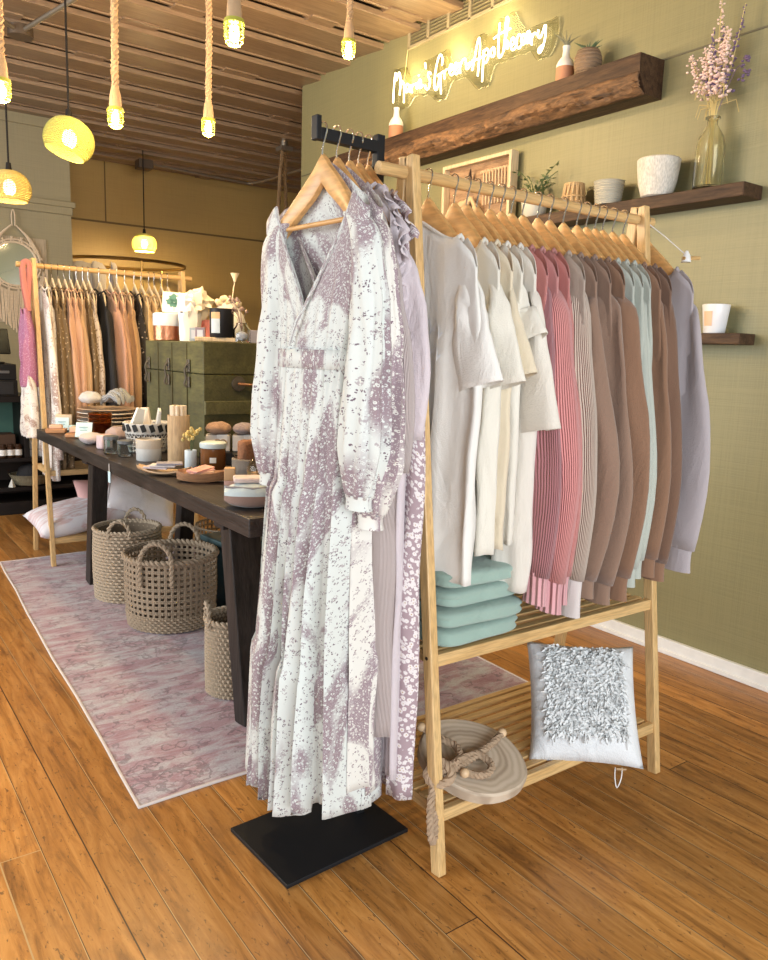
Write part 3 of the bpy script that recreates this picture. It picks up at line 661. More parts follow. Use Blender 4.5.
M_hang = m_wood('beech_hanger', (.66, .355, .12), (.735, .425, .165), 'x', 7, .38, .06, 6)
M_hangp = m_plain('cream_velvet_hanger', (.66, .56, .42), .7)
M_chrome = m_plain('chrome', (.75, .74, .72), .18, 1.0)
def hanger(x, y, rz, label, group, z=RAIL, mat=None, drop=.155, bar=True, R=.0165, sag=.205, thin=False):
    t = thing('wooden_hanger' if not thin else 'cream_hanger', label, 'hanger', (x, y, z), rz, group)
    m = MB(); rings = []; n = 28
    for i in range(n + 1):
        u = lerp(-1, 1, i / n); a = abs(u); zc = -.095 - drop * (a ** 1.18) + .012 * math.exp(-(a / .1) ** 2)
        hh = lerp(.036, .023, smooth(a)) * (.55 if thin else 1); th = (lerp(.011, .016, smooth((a - .3) / .6)) if not thin else .006)
        yf = -.022 * a ** 2 + .006
        if a > .93: k = math.sqrt(max(.05, 1 - ((a - .93) / .07) ** 2)); hh *= k; th *= k
        rings.append([Vector((u * .190, yf + th * (math.copysign(abs(math.cos(q)) ** .6, math.cos(q))), zc + hh * (math.copysign(abs(math.sin(q)) ** .6, math.sin(q))))) for q in [2 * PI * j / 12 for j in range(12)]])
    m.loft(rings, ul=.1, vl=.4); m.build('hanger_body', mat or M_hang, t)
    m = MB(); m.tube([(0, .006, -.085)] + [(0, 0, -.06), (0, 0, -.032)] + [(R * math.sin(q) * 1.0, 0, -.001 - R * math.cos(q) * -1 - .0) for q in []], .0021, 6)
    pts = [Vector((0, .006, -.085)), Vector((0, .002, -.055)), Vector((.004, 0, -.035))] + [Vector((R * math.cos(q), 0, R * math.sin(q) + .0045)) for q in [lerp(-.6, PI + .3, k / 12) for k in range(13)]]
    MB().tube(catmull(pts, 3), .0022, 6).build('hook', M_chrome, t)
    if bar and not thin: MB().tube([(-.168, -.012, -.095 - .155 * .78), (.168, -.012, -.095 - .155 * .78)], .0062, 10).build('trouser_bar', M_hang, t)
    return t
# ---------------------------------------------------------------- garments (built in the hanger's frame: local x along the hanger, -y to the front, z from the rail)
def sheet_ring(w, tf, tb, n, yoff=0, foldf=None, p=.85):
    out = []
    for i in range(n):
        a = 2 * PI * i / n; c, s = math.cos(a), math.sin(a)
        u = w * math.copysign(abs(c) ** p, c); out.append((u, s, a))
    return out
def body_mesh(hw, bw, hem, top=-.083, drop=.155, t0=.021, t1=.024, neck=.10, nf=.06, nb=.02, N=56, M=34, amp=.010, freq=3.0, seed=0, flare=None, lean=0, vneck=0, hemwave=.01, waist=None, hang_hw=.21, asym=0):
    """closed tube of cloth hung over the hanger arms; -y is the front; returns MB"""
    rings = []; sd = seed * 7.31
    def topz(u, front):
        a = min(1.25, abs(u) / hang_hw); z = top - drop * (a ** 1.18) + .022
        if a > .9: z -= (a - .9) ** 2 * 2.2
        if abs(u) < neck:
            q = 1 - abs(u) / neck
            if front and vneck: z -= vneck * q
            else: z -= (nf if front else nb) * math.sqrt(max(0, 1 - (1 - q) ** 2))
        return z
    for j in range(M + 1):
        v = j / M; ring = []
        for i in range(N):
            a = 2 * PI * i / N; c, s = math.cos(a), math.sin(a)
            cu = math.copysign(abs(c) ** .8, c); front = s > 0
            w = lerp(hw, bw, smooth(v / .22))
            if flare: w = flare(v, w)
            u = cu * w; u0 = cu * hw
            z = lerp(topz(u0, front), hem + hemwave * noise.noise(Vector((u * 9, sd, s * 2))) + asym * cu, v)
            th = lerp(t0 * (1 - .55 * smooth((abs(cu) - .80) / .2)), t1, smooth(v / .30)); th *= 1 + .3 * noise.noise(Vector((cu * 2, v * 3, sd)))
            prof = math.copysign(abs(s) ** .55, s)
            y = -prof * th
            A = amp * smooth(v * 1.6)
            f = A * math.sin(freq * cu * PI + sd + 1.2 * noise.noise(Vector((cu * 1.5, v * 1.4, sd)))) + A * .55 * math.sin(freq * 2.3 * cu * PI + 2 * sd) + A * .8 * noise.noise(Vector((cu * 4, v * 5, sd + 3)))
            y += f * (1 if s > 0 else .8) + lean * v
            y += -.022 * min(1, abs(u0) / hang_hw) ** 2 * (1 - smooth(v * 2.5))
            u += .006 * noise.noise(Vector((v * 6, s, sd))) * smooth(v * 2)
            ring.append(Vector((u, y, z)))
        rings.append(ring)
    m = MB(); m.loft(rings, cap0=False, cap1=False, ul=4 * bw, vl=abs(hem), arclen=True)
    return m
def sleeve_mesh(path, a0, b0, seed=0, N=22, M=22, amp=.010, pinch=0, blouse=0, side=1, cap1=False):
    """tube of cloth; a0 lateral half-widths, b0 half-thicknesses along the path"""
    P = catmull(path, max(2, M // (len(path) - 1))); m_ = len(P); rings = []; sd = seed * 3.77 + side
    for j, p in enumerate(P):
        v = j / (m_ - 1); k = v * (len(a0) - 1); i0 = min(int(k), len(a0) - 2); f = k - i0
        a = lerp(a0[i0], a0[i0 + 1], f); b = lerp(b0[i0], b0[i0 + 1], f)
        t = (P[min(j + 1, m_ - 1)] - P[max(j - 1, 0)]).normalized(); x = Vector((0, 1, 0)).cross(t); x = x.normalized() if x.length > .1 else Vector((-1, 0, 0)); x = Vector((-1, 0, 0)).lerp(x, smooth((v - .45) / .4)).normalized(); y = Vector((0, 1, 0)); ring = []
        for i in range(N):
            q = 2 * PI * i / N; c, s = math.cos(q), math.sin(q)
            A = amp * math.sin(PI * min(1, v * 1.1 + .02)) * smooth(v * 2.2)
            w = 1 + A * 9 * noise.noise(Vector((c * 1.6, s * 1.6 + sd, v * 4.5)))
            if blouse: w *= 1 + blouse * .12 * math.sin(9 * q + 3 * noise.noise(Vector((v * 3, sd, 0)))) * smooth(v * 1.5)
            yy = s * b * w + A * .8 * math.sin(c * 3.2 + v * 3 + sd) + A * noise.noise(Vector((c * 2, v * 7, sd + 9)))
            ring.append(p + x * (-c * a * w) + y * yy)
        rings.append(ring)
    m = MB(); m.loft(rings, cap0=True, cap1=cap1, ul=3.2 * max(a0), vl=sum((P[i + 1] - P[i]).length for i in range(m_ - 1)))
    return m, P
def cuff(parent, end, w, b, h, mat, tilt=0, name='cuff'):
    m = MB(); rings = []
    for j in range(7):
        v = j / 6; z = -v * h; ww = w * (1.04 - .10 * math.sin(PI * v) * .6); bb = b * (1.0 - .1 * math.sin(PI * v))
        rings.append([Vector((ww * math.cos(q), bb * math.sin(q) * (1 + .04 * math.cos(14 * q)), z)) for q in [2 * PI * i / 28 for i in range(28)]])
    rings += [[Vector((p.x * .86, p.y * .8, p.z)) for p in rings[-1]], [Vector((p.x * .8, p.y * .7, p.z + h * .6)) for p in rings[-1]]]
    m.loft(rings, cap0=True, cap1=True, ul=4 * w, vl=h); o = m.build(name, mat, parent, loc=end, rot=(0, tilt, 0)); return o

RZR = -PI / 2
def garment(x, yc, rz, name, label, cat, group, mat, hem, kind='long', end=-1.1, hw=.21, bw=.22, seed=1, z=RAIL, slv=None, cufm=None, ctop=None, neck=.138, nf=.085, nb=.05, t1=.020, amp=.008, drop=.155, both=True, lift=0, rib=True, out=.0, sw=1.0, freq=3.0, bend=.02, **kw):
    t = thing(name, label, cat, (x, yc, z), rz, group)
    body_mesh(hw, bw, hem, seed=seed, neck=neck, nf=nf, nb=nb, t1=t1, amp=amp, drop=drop, freq=freq, **kw).build('body', mat, t, solid=.0016, angle=80)
    if rib and not kw.get('vneck'):
        m = MB(); pts = []
        for i in range(40):
            a = 2 * PI * i / 40; u = neck * math.cos(a) * 1.0; s = math.sin(a); q = 1 - min(1, abs(u) / neck)
            aa = abs(u) / .21; zz = -.083 - drop * (aa ** 1.18) + .022 - (nf if s > 0 else nb) * math.sqrt(max(0, 1 - (1 - q) ** 2))
            pts.append((u, -math.copysign(abs(s) ** .5, s) * .0215 - .022 * aa * aa, zz))
        m.tube(pts, .0052, 6, loop=True); m.build('neckband', ctop or mat, t)
    for sd in ((1, -1) if both else (1,)):
        x0 = hw - .025; zt = -.083 - drop * (x0 / .21) ** 1.18 - .030 + lift
        q = x0 - .185 + out                       # extra drop of the shoulder
        if kind == 'short':
            path = [(sd * .125, -.006, zt + .016), (sd * .166, -.011, zt - .018), (sd * (.174 + q), -.012, zt - .085), (sd * (.180 + q), -.006, lerp(zt, end, .6)), (sd * (.208 + q), 0, end)]
            a0, b0 = [.022, .033, .042 * sw, .060 * sw, .070 * sw], [.003, .009, .018, .023, .026]
        elif kind == 'long':
            path = [(sd * .125, -.006, zt + .016), (sd * .166, -.011, zt - .018), (sd * (.174 + q), -.012, zt - .08), (sd * (.180 + q + bend * .4), -.004, lerp(zt, end, .35)), (sd * (.206 + q + bend), -.002, lerp(zt, end, .68)), (sd * (.215 + q), 0.004, end)]
            a0, b0 = [.022, .033, .043 * sw, .056 * sw, .066 * sw, .060 * sw, .047 * sw], [.003, .009, .018, .020, .022, .022, .020]
        m, P = sleeve_mesh(path, a0, b0, seed=seed, side=sd, amp=kw.get('samp', .013))
        o = m.build('sleeve', slv or mat, t, solid=.0014, angle=80)
        if cufm is not None: cuff(o, tuple(P[-1] + Vector((0, 0, .008))), .040 * sw, .021, cufm[1], cufm[0])
    return t

C_cream = (.74, .70, .60); C_white = (.80, .775, .715); C_yel = (.70, .60, .43); C_off = (.72, .67, .58)
F_white = m_fabric('white_jersey', C_white, wr=.7); F_cream = m_fabric('cream_jersey', C_cream, wr=.7); F_butter = m_fabric('butter_jersey', C_yel, wr=.7); F_oat = m_fabric('oat_jersey', C_off, wr=.7)
F_pink = m_fabric('coral_pink_rib_knit', (.68, .235, .205), rib=70, ribamp=.35, wr=.5); F_pink2 = m_fabric('rose_pink_rib_knit', (.72, .285, .265), rib=80, ribamp=.35, wr=.5); F_rose = m_fabric('dusty_rose_crinkle', (.46, .18, .19), rib=60, wr=1.0)
F_pcuf = m_fabric('pink_cuff', (.70, .36, .37), rib=24)
F_beige = m_fabric('beige_rib_knit', (.60, .475, .375), rib=84, ribamp=.35, wr=.5); F_bcuf = m_fabric('pale_beige_cuff', (.62, .56, .53), rib=0)
F_br1 = m_fabric('cocoa_fleece', (.250, .155, .105), wr=.5); F_br2 = m_fabric('chestnut_fleece', (.235, .125, .070), wr=.5); F_br3 = m_fabric('dark_brown_fleece', (.165, .088, .052), wr=.5)
F_sage = m_fabric('pale_sage_fleece', (.42, .445, .385), wr=.5); F_lav = m_fabric('lavender_grey_fleece', (.42, .375, .385), wr=.4)

HG = 'wooden hangers on the foreground bamboo rack'
G = 'tops hanging on the foreground bamboo rack'
def top_(x, name, desc, cat, mat, hem, hung, **kw):
    rz = RZR + kw.pop('yaw', 0.0)
    hanger(x, 1.63, rz, 'wooden hanger inside ' + hung, HG)
    return garment(x, 1.63, rz, name, desc, cat, G, mat, hem, **kw)
tee = top_(1.300, 't_shirt', 'white tee with a faint chest print, first on the rack beside the near post', 't-shirt', F_white, -1.02, 'the white printed tee nearest the camera', kind='short', end=-.52, amp=.013, seed=1, nf=.05, out=.012, sw=1.05, bw=.23, t1=.024, yaw=.06)
# faint print on the first tee
bod = [c for c in COL.objects if c.parent == tee and c.name.startswith('body')][0]
m = MB()
for row in range(2):
    for k in range(4):
        cx, cz = .015 + k * .024, -.375 - row * .055 - .006 * k; m.tube(catmull([(cx, -.045, cz), (cx + .006, -.045, cz + .024), (cx + .014, -.045, cz + .002), (cx + .010, -.045, cz - .014), (cx + .024, -.045, cz + .004)], 4), .0026, 4)
o = m.build('chest_print', m_plain('white_print', (.80, .80, .80), .4), tee); q = o.modifiers.new('wrap', 'SHRINKWRAP'); q.target = bod; q.offset = .002
top_(1.388, 't_shirt', 'cream tee hanging second on the rack, just behind the white printed tee', 't-shirt', F_cream, -.955, 'the second, cream tee', kind='short', end=-.52, amp=.013, seed=2, out=.02, bw=.215)
top_(1.432, 't_shirt', 'butter-coloured tee hanging third, its yellowish sleeve between two cream tees', 't-shirt', F_butter, -.95, 'the third, butter-coloured tee', kind='short', end=-.50, amp=.013, seed=3, out=.015, bw=.205)
top_(1.468, 't_shirt', 'cream tee hanging fourth, its sleeve edge just before the wide off-white tee', 't-shirt', F_cream, -.94, 'the fourth, cream tee', kind='short', end=-.41, amp=.013, seed=4, out=.01, bw=.20)
top_(1.515, 't_shirt', 'off-white oversized tee with the longest sleeve, right before the pink tops', 't-shirt', F_oat, -1.08, 'the long-sleeved off-white tee before the pink tops', kind='short', end=-.635, amp=.013, seed=5, out=.02, sw=1.12, bw=.215, t1=.026)
top_(1.558, 'ribbed_sweater', 'coral pink ribbed top hanging next to the off-white tee', 'sweater', F_pink, -1.00, 'the first coral pink top', kind='long', end=-1.03, seed=6, cufm=(F_pcuf, .09), slv=F_rose, bw=.20, out=.0)
top_(1.598, 'ribbed_sweater', 'rose pink ribbed top, middle of the three pink ones, with a wide pale cuff', 'sweater', F_pink2, -.95, 'the middle pink top', kind='long', end=-1.045, seed=7, cufm=(F_pcuf, .10), out=.015, sw=1.1)
top_(1.642, 'ribbed_sweater', 'coral pink ribbed top next to the beige rib knit', 'sweater', F_pink, -.95, 'the third pink top, next to the beige knit', kind='long', end=-1.035, seed=8, cufm=(F_pcuf, .095), out=.0)
top_(1.703, 'ribbed_sweater', 'beige ribbed knit top between the pink tops and the brown sweatshirts', 'sweater', F_beige, -.95, 'the beige ribbed top', kind='long', end=-1.06, seed=9, cufm=(F_bcuf, .12), out=.0, sw=.95)
top_(1.752, 'sweatshirt', 'cocoa brown sweatshirt hanging right behind the beige ribbed top', 'sweatshirt', F_br1, -.96, 'the cocoa brown sweatshirt behind the beige top', kind='long', end=-1.06, seed=10, cufm=(F_br1, .07), sw=1.05, bend=.05)
top_(1.812, 'sweatshirt', 'cocoa brown sweatshirt, second of the brown ones, bulging elbow to the front', 'sweatshirt', F_br1, -.96, 'the second brown sweatshirt', kind='long', end=-1.08, seed=11, cufm=(F_br1, .075), sw=1.12, out=.01, bend=.04)
top_(1.872, 'sweatshirt', 'chestnut sweatshirt with the widest sleeve and cuff, before the pale sage ones', 'sweatshirt', F_br2, -.96, 'the chestnut sweatshirt before the sage ones', kind='long', end=-1.065, seed=12, cufm=(F_br2, .085), sw=1.2, out=.02, bend=.03)
top_(1.915, 'sweatshirt', 'pale sage sweatshirt hanging next to the wide chestnut sweatshirt', 'sweatshirt', F_sage, -.96, 'the first sage sweatshirt', kind='long', end=-1.09, seed=13, cufm=(F_sage, .07), out=-.01, sw=.95)
top_(1.956, 'sweatshirt', 'pale sage sweatshirt, middle one of the three sage sweatshirts', 'sweatshirt', F_sage, -.94, 'the middle sage sweatshirt', kind='long', end=-1.06, seed=14, cufm=(F_sage, .07), out=-.005, sw=.95)
top_(1.992, 'sweatshirt', 'pale sage sweatshirt hanging before the last two brown ones', 'sweatshirt', F_sage, -.94, 'the third sage sweatshirt', kind='long', end=-1.04, seed=15, cufm=(F_sage, .07), out=-.01, sw=.9)
top_(2.040, 'sweatshirt', 'chestnut brown sweatshirt between the sage ones and the darkest brown one', 'sweatshirt', F_br2, -.96, 'the brown sweatshirt after the sage ones', kind='long', end=-1.04, seed=16, cufm=(F_br2, .07), out=.0)
top_(2.092, 'sweatshirt', 'dark brown sweatshirt hanging next to the lavender grey one', 'sweatshirt', F_br3, -.96, 'the dark brown sweatshirt beside the lavender grey one', kind='long', end=-1.06, seed=17, cufm=(F_br2, .07), out=.0)
top_(2.205, 'sweatshirt', 'lavender grey sweatshirt at the wall end of the rack, outside the far post', 'sweatshirt', F_lav, -.98, 'the lavender grey sweatshirt at the wall end', kind='long', end=-1.03, seed=18, cufm=(F_lav, .085), sw=1.3, out=.005, t1=.03)
# ---------------------------------------------------------------- black dress stand and its dresses
st = thing('display_stand', 'black metal one-arm display stand with a flat base plate on the floor', 'display stand', (1.07, 1.718, 0), .055)
MB().box((0, 0, .006), (.405, .30, .012)).build('base_plate', M_black, st, smooth=False, bevel=.002)
MB().box((.140, 0, .955), (.024, .024, 1.888)).build('post', M_black, st, smooth=False, bevel=.002)
MB().box((.04, 0, 1.868), (.19, .024, .028)).build('arm', M_black, st, smooth=False, bevel=.002)
MB().box((-.052, 0, 1.880), (.014, .026, .056)).build('arm_stop', M_black, st, smooth=False, bevel=.002)
ARMZ = 1.860
M_fl1 = m_floral('patchwork_floral_print', (.61, .635, .595), (.270, .200, .218), (.13, .085, .11), 1.55, .52, True, .85)
M_fl2 = m_floral('second_floral_print', (.68, .66, .60), (.290, .215, .235), (.17, .09, .12), 1.7, .47, True, .66)
T = NT('small_daisy_print'); v = T.mapping('UV'); va = T.n('TexVoronoi', Vector=v, Scale=78.0); pn = T.n('TexNoise', Vector=v, Scale=230.0)
dd = T.math('ADD', va.outputs['Distance'], T.math('MULTIPLY', T.math('SUBTRACT', pn.outputs[0], .5), .5))
T.col(T.mix(T.math('LESS_THAN', dd, .13), T.mix(T.math('LESS_THAN', dd, .50), (.34, .25, .27), (.68, .63, .62)), (.42, .28, .12))); T.set(Roughness=.8); M_fl3 = T.m
F_blush = m_fabric('blush_crinkle', (.60, .50, .47), rib=90, ribamp=.3, wr=.8); F_lil = m_fabric('pale_lilac_voile', (.62, .545, .565), wr=1.2)
HGS = 'wooden hangers on the black display stand'; GD = 'dresses on the black display stand'
def sh(x, y): return x, y
# front dress -----------------------------------------------------------
rz1 = RZR + .06
hanger(1.035, 1.716, rz1, 'foremost wooden hanger, holding the long floral wrap dress', HGS, ARMZ + .012, drop=.150, R=.020)
def wrap_dress(x, y, rz, label, mat, seed, hem, wa, bot, name='floral_dress', tz=ARMZ + .012, sl_end=-.86, flare_pow=1.0, vneck=.42, t_bot=.10, nple=11, sleeves=(1, -1), hsag=0):
    t = thing(name, label, 'dress', (x, y, tz), rz, GD); sd = seed * 5.1
    N, M = 150, 64; rings = []; ztop = -.062; zw = -.555; H = .215
    def topz(u, front):
        a = min(1.2, abs(u) / .21); z = ztop - .150 * a ** 1.18 + .020
        nk = .168
        if abs(u) < nk:
            q = 1 - abs(u) / nk
            z -= (vneck * q ** .85 if front else .02 * math.sqrt(max(0, 1 - (1 - q) ** 2)))
        return z
    for j in range(M + 1):
        v = j / M; ring = []
        for i in range(N):
            a = 2 * PI * i / N; c, s = math.cos(a), math.sin(a); cu = math.copysign(abs(c) ** .85, c); front = s > 0
            zt = topz(cu * H, front)
            zh = hem + .07 * noise.noise(Vector((cu * 2.2, s, sd))) + .03 * math.sin(cu * 3 + sd) - hsag * cu
            if v < .32: z = lerp(zt, zw, v / .32)
            else: z = lerp(zw, zh, (v - .32) / .68)
            d = (z - zw) / (hem - zw)            # 0 at waist, 1 at hem
            if z > zw: w = lerp(wa, H, smooth((z - zw) / .36)); th = lerp(.045, .021, smooth((z - zw) / .42))
            else: w = lerp(wa, bot, smooth(d) ** flare_pow * .6 + .4 * d); th = lerp(.045, t_bot, d ** .8)
            tier = .010 * smooth((d - .27) / .02) * (d > .27) + .012 * smooth((d - .66) / .02) * (d > .66)
            prof = math.copysign(abs(s) ** .65, s)
            k = .003 + .032 * smooth(d * 1.25) if d > 0 else .004 * smooth(v / .25)
            ph = nple * cu * 2.6 + sd + 1.7 * noise.noise(Vector((cu * 2, d * 1.6, sd)))
            pl = k * (math.sin(ph) * .75 + .45 * math.sin(ph * 1.9 + 1) + .5 * noise.noise(Vector((cu * 6, d * 3, sd + s))))
            y = -(prof * (th + tier)) - pl
            u = cu * (w + tier) + k * .5 * math.sin(ph * .7 + 2)
            # gathered waist
            if abs(z - zw) < .05: y += .003 * math.sin(cu * 46)
            y += -.020 * min(1, abs(cu)) ** 2 * (1 - smooth(v * 4))
            ring.append(Vector((u, y, z)))
        rings.append(ring)
    m = MB(); m.loft(rings, cap0=False, cap1=False, ul=1.35, vl=abs(hem), arclen=True); m.build('gown', mat, t, solid=.0016, angle=80)
    # waistband
    m = MB(); rg = []
    for zz in (zw + .035, zw + .012, zw - .012):
        rg.append([Vector((math.copysign(abs(math.cos(q)) ** .85, math.cos(q)) * (wa + .004), -math.copysign(abs(math.sin(q)) ** .65, math.sin(q)) * .051 - .002 * math.sin(30 * q), zz)) for q in [2 * PI * i / 80 for i in range(80)]])
    m.loft(rg, cap0=False, cap1=False, ul=1.0, vl=.05); m.build('waistband', mat, t, solid=.002)
    if vneck > .1:
        m = MB()
        for s_ in (1, -1):
            pts = [Vector((s_ * .168 * (1 - f), -.020 - .022 * f - .004, ztop - .150 * (.168 * (1 - f) / .21) ** 1.18 + .02 - vneck * f ** .85)) for f in [k / 20 for k in range(21)]]
            if s_ > 0: pts += [pts[-1] + Vector((-.03 * q, -.010, -.055 * q)) for q in (.5, 1, 1.6)]
            m.tube(pts, .0045, 6)
        m.build('wrap_edge', mat, t)
    for s_ in sleeves:
        zt = ztop - .150 - .02; e = sl_end
        k_ = 1.0 if s_ > 0 else .84; path = [(s_ * .150, -.016, zt + .030), (s_ * .195, -.014, zt - .025), (s_ * .222 * k_, -.012, lerp(zt, e, .28)), (s_ * .228 * k_, -.014, lerp(zt, e, .5)), (s_ * .228 * k_, -.02, lerp(zt, e, .78)), (s_ * .218 * k_, -.026, e)]
        m, P = sleeve_mesh(path, [.030, .046, .052, .056, .066, .072, .036], [.012, .020, .028, .032, .040, .046, .026], seed=seed, side=s_, amp=.009, blouse=1.2, N=40, M=36)
        o = m.build('sleeve', mat, t, solid=.0014, angle=80)
        cuff(o, tuple(P[-1] + Vector((0, 0, .004))), .040, .027, .035, mat)
    return t
wrap_dress(1.035, 1.716, rz1, 'long cream and mauve floral wrap dress at the front of the black stand', M_fl1, 1, -1.705, .150, .185, sl_end=-.86, vneck=.38, nple=9)
hanger(1.078, 1.72, RZR + .03, 'second wooden hanger on the black stand, just behind the foremost', HGS, ARMZ + .012, drop=.150, R=.020)
wrap_dress(1.080, 1.72, RZR + .03, 'floral dress with mauve shoulder and floral sleeve, directly behind the front wrap dress', M_fl2, 2, -1.64, .16, .19, sl_end=-.91, vneck=.34, t_bot=.03, sleeves=(1,), nple=7)
hanger(1.118, 1.725, RZR + .01, 'third wooden hanger on the black stand', HGS, ARMZ + .012, drop=.15, R=.020)
garment(1.120, 1.725, RZR + .01, 'blush_dress', 'plain blush crinkle dress, third garment on the black stand', 'dress', GD, F_blush, -1.50, kind='long', end=-.80, seed=23, z=ARMZ + .012, neck=.09, amp=.010, bw=.24, t1=.022, both=False, out=.015, freq=5, nf=.08)
hanger(1.150, 1.73, RZR, 'fourth wooden hanger on the black stand, under the lilac ruffles', HGS, ARMZ + .012, drop=.15, R=.020)
lil = garment(1.152, 1.73, RZR, 'lilac_dress', 'pale lilac long dress with ruffled shoulders beside the rack post', 'dress', GD, F_lil, -1.62, kind='long', end=-.72, seed=24, z=ARMZ + .012, neck=.08, amp=.012, bw=.25, t1=.024, both=False, out=.03, freq=6, nf=.05)
def ruffle(t, mat, pts, wid, seed, name='shoulder_ruffle'):
    P = dense(catmull(pts, 5), .006); r = []; 
    for k, p in enumerate(P):
        w = .016 * math.sin(k * .62 + seed) + .005 * math.sin(k * 1.1 + seed); r.append([p, p + Vector((wid * .5, w * .4, .010)), p + Vector((wid * .9, w, .006 - abs(w) * .3))])
    m = MB(); m.loft(r, closed=False, ul=.05, vl=.3); m.build(name, mat, t, solid=.0016, angle=80)
for k_, (dx, dz) in enumerate(((0, 0), (.012, -.03))):
    ruffle(lil, F_lil, [(.09 + dx, -.012, -.125 + dz), (.16 + dx, -.016, -.185 + dz), (.205 + dx, -.02, -.24 + dz), (.212 + dx, -.022, -.33 + dz), (.205 + dx, -.022, -.42 + dz)], .028, k_)
hanger(1.182, 1.735, RZR, 'fifth wooden hanger on the black stand, next to its post', HGS, ARMZ + .012, drop=.15, R=.020)
d5 = garment(1.184, 1.735, RZR, 'daisy_dress', 'small-flowered pale dress with short flutter sleeve, last on the black stand', 'dress', GD, M_fl3, -1.68, kind='short', end=-.50, seed=25, z=ARMZ + .012, neck=.08, amp=.014, bw=.27, t1=.022, both=False, out=.01, freq=6, nf=.05, sw=.75)
ruffle(d5, M_fl3, [(.12, -.012, -.14), (.18, -.016, -.20), (.215, -.02, -.26)], .03, 3)
# ---------------------------------------------------------------- dark table, chest and everything on them
M_tab = m_wood('ebony_stained_plank', (.007, .005, .0045), (.050, .039, .035), 'y', 11, .42, .5, 12)
M_tabz = m_wood('ebony_stained_leg', (.009, .007, .006), (.050, .039, .034), 'z', 11, .5, .5, 12)
TZ = .84
tb = thing('display_table', 'long dark stained plank table crowded with soaps and jars', 'table', (1.46, 3.5, 0))
for k in range(4): MB().box((-.43 + .108 + k * .215, 0, TZ - .03), (.2145, 2.81, .06)).build('top_plank', M_tab, tb, smooth=False, bevel=.004)
for y, s in ((-1.09, -1), (.91, 1)):
    for x in ((-.268, .30) if s < 0 else (-.252, .26)):
        MB().bar((x + (.02 if s < 0 else 0), y - s * .14, TZ - .06), (x + (.02 if s < 0 else 0), y, .0065), .12 if s < 0 else .085, .085, up=(0, 1, 0)).build('leg', M_tabz, tb, smooth=False, bevel=.004)
    MB().box((0, y - s * .135, TZ - .095), (.66, .08, .07)).build('cross_beam', M_tabz, tb, smooth=False, bevel=.004)
# olive chest
M_olive = m_wood('olive_painted_planks', (.062, .060, .018), (.125, .120, .040), 'y', 7, .65, .4, 5, dark=(.04, .037, .014))
M_oliveb = m_wood('olive_painted_batten', (.075, .072, .024), (.14, .13, .048), 'y', 7, .65, .4, 5)
ch = thing('wooden_chest', 'old olive green wooden chest with metal latches on the dark table', 'chest', (1.42, 3.35, TZ))
CH = .535
MB().box((.26, .38, CH * .36), (.52, .76, CH * .72)).build('box', M_olive, ch, smooth=False, bevel=.004)
MB().box((.26, .38, CH * .861), (.524, .764, CH * .274)).build('lid', M_olive, ch, smooth=False, bevel=.005)
for z in (.075, .235): MB().box((.26, -.009, z), (.52, .02, .062)).build('batten', M_oliveb, ch, smooth=False, bevel=.003)
m = MB()
for k in range(1, 4): m.box((-.0035, .76 * k / 4, CH / 2), (.003, .004, CH - .02))
m.build('plank_seam', m_plain('dark_olive_seam', (.055, .05, .02), .8), ch, smooth=False)
M_irn = m_plain('worn_iron', (.13, .115, .09), .45, .7, var=.4, scale=60)
for y in (.162, .42, .70):
    o = MB().box((-.008, y, .42), (.006, .032, .06)).box((-.008, y, .345), (.006, .026, .05)).build('latch', M_irn, ch, smooth=False, bevel=.002)
    MB().tube(catmull([(-.014, y, .43), (-.026, y, .40), (-.020, y, .365), (-.026, y + .004, .335), (-.014, y, .32)], 5), .0048, 6).build('latch_hook', M_irn, o)
    MB().lathe([(.013, -.003), (.013, .003)], 12).build('latch_boss', M_irn, o, loc=(-.012, y, .425), rot=(0, PI / 2, 0))
o = MB().lathe([(.036, -.003), (.034, .004), (.02, .007)], 18).build('handle_plate', M_irn, ch, loc=(.17, -.006, .345), rot=(PI / 2, 0, 0))
MB().box((.34, -.006, .345), (.05, .008, .06)).build('handle_plate', M_irn, ch, smooth=False, bevel=.002)
MB().tube(catmull([(.165, -.014, .345), (.19, -.03, .343), (.26, -.034, .340), (.33, -.03, .343), (.35, -.014, .345)], 5), .013, 8, ell=.5).build('leather_handle', m_plain('brown_leather', (.23, .10, .045), .5, var=.3), ch)
MB().box((.36, -.008, .43), (.06, .006, .05)).tube(arc((.36, -.014, .42), .028, PI, 2 * PI, 10), .004, 6).build('end_latch', M_irn, ch)

def at_chest(x, y): return (x, y, TZ + CH)
M_paper = m_plain('white_paper', (.76, .75, .72), .8); M_kraft = m_plain('kraft_card', (.50, .34, .19), .8, var=.15, scale=60)
M_copper = m_plain('hammered_copper', (.55, .24, .13), .3, .9, var=.25, scale=50, bump=.8)
# leaf card on its pink stand
t = thing('display_card', 'white card with a green leaf print on a pink holder on the chest', 'card', at_chest(1.555, 4.055), -.45)
MB().box((0, .012, .075), (.088, .05, .15)).build('pink_holder', m_plain('dusty_pink_card', (.50, .37, .38), .7), t, smooth=False, bevel=.002)
MB().box((0, .0, .20), (.118, .006, .105), rot=(-.08, .05, 0)).build('card', M_paper, t, smooth=False, bevel=.001)
m = MB(); r = random.Random(2)
for (cx, cz, s) in ((0, .225, .024), (-.02, .205, .020), (.02, .205, .021), (-.008, .19, .017), (.014, .188, .015)):
    m.add([(cx + s * math.cos(a) * (1 + .2 * math.sin(5 * a)), -.006, cz + s * .8 * math.sin(a) * (1 + .2 * math.sin(5 * a))) for a in [2 * PI * i / 20 for i in range(20)]], [tuple(range(20))])
m.box((.0, -.006, .172), (.003, .001, .03)); m.build('leaf_print', m_plain('leaf_print_green', (.08, .21, .17), .7), t, smooth=False)
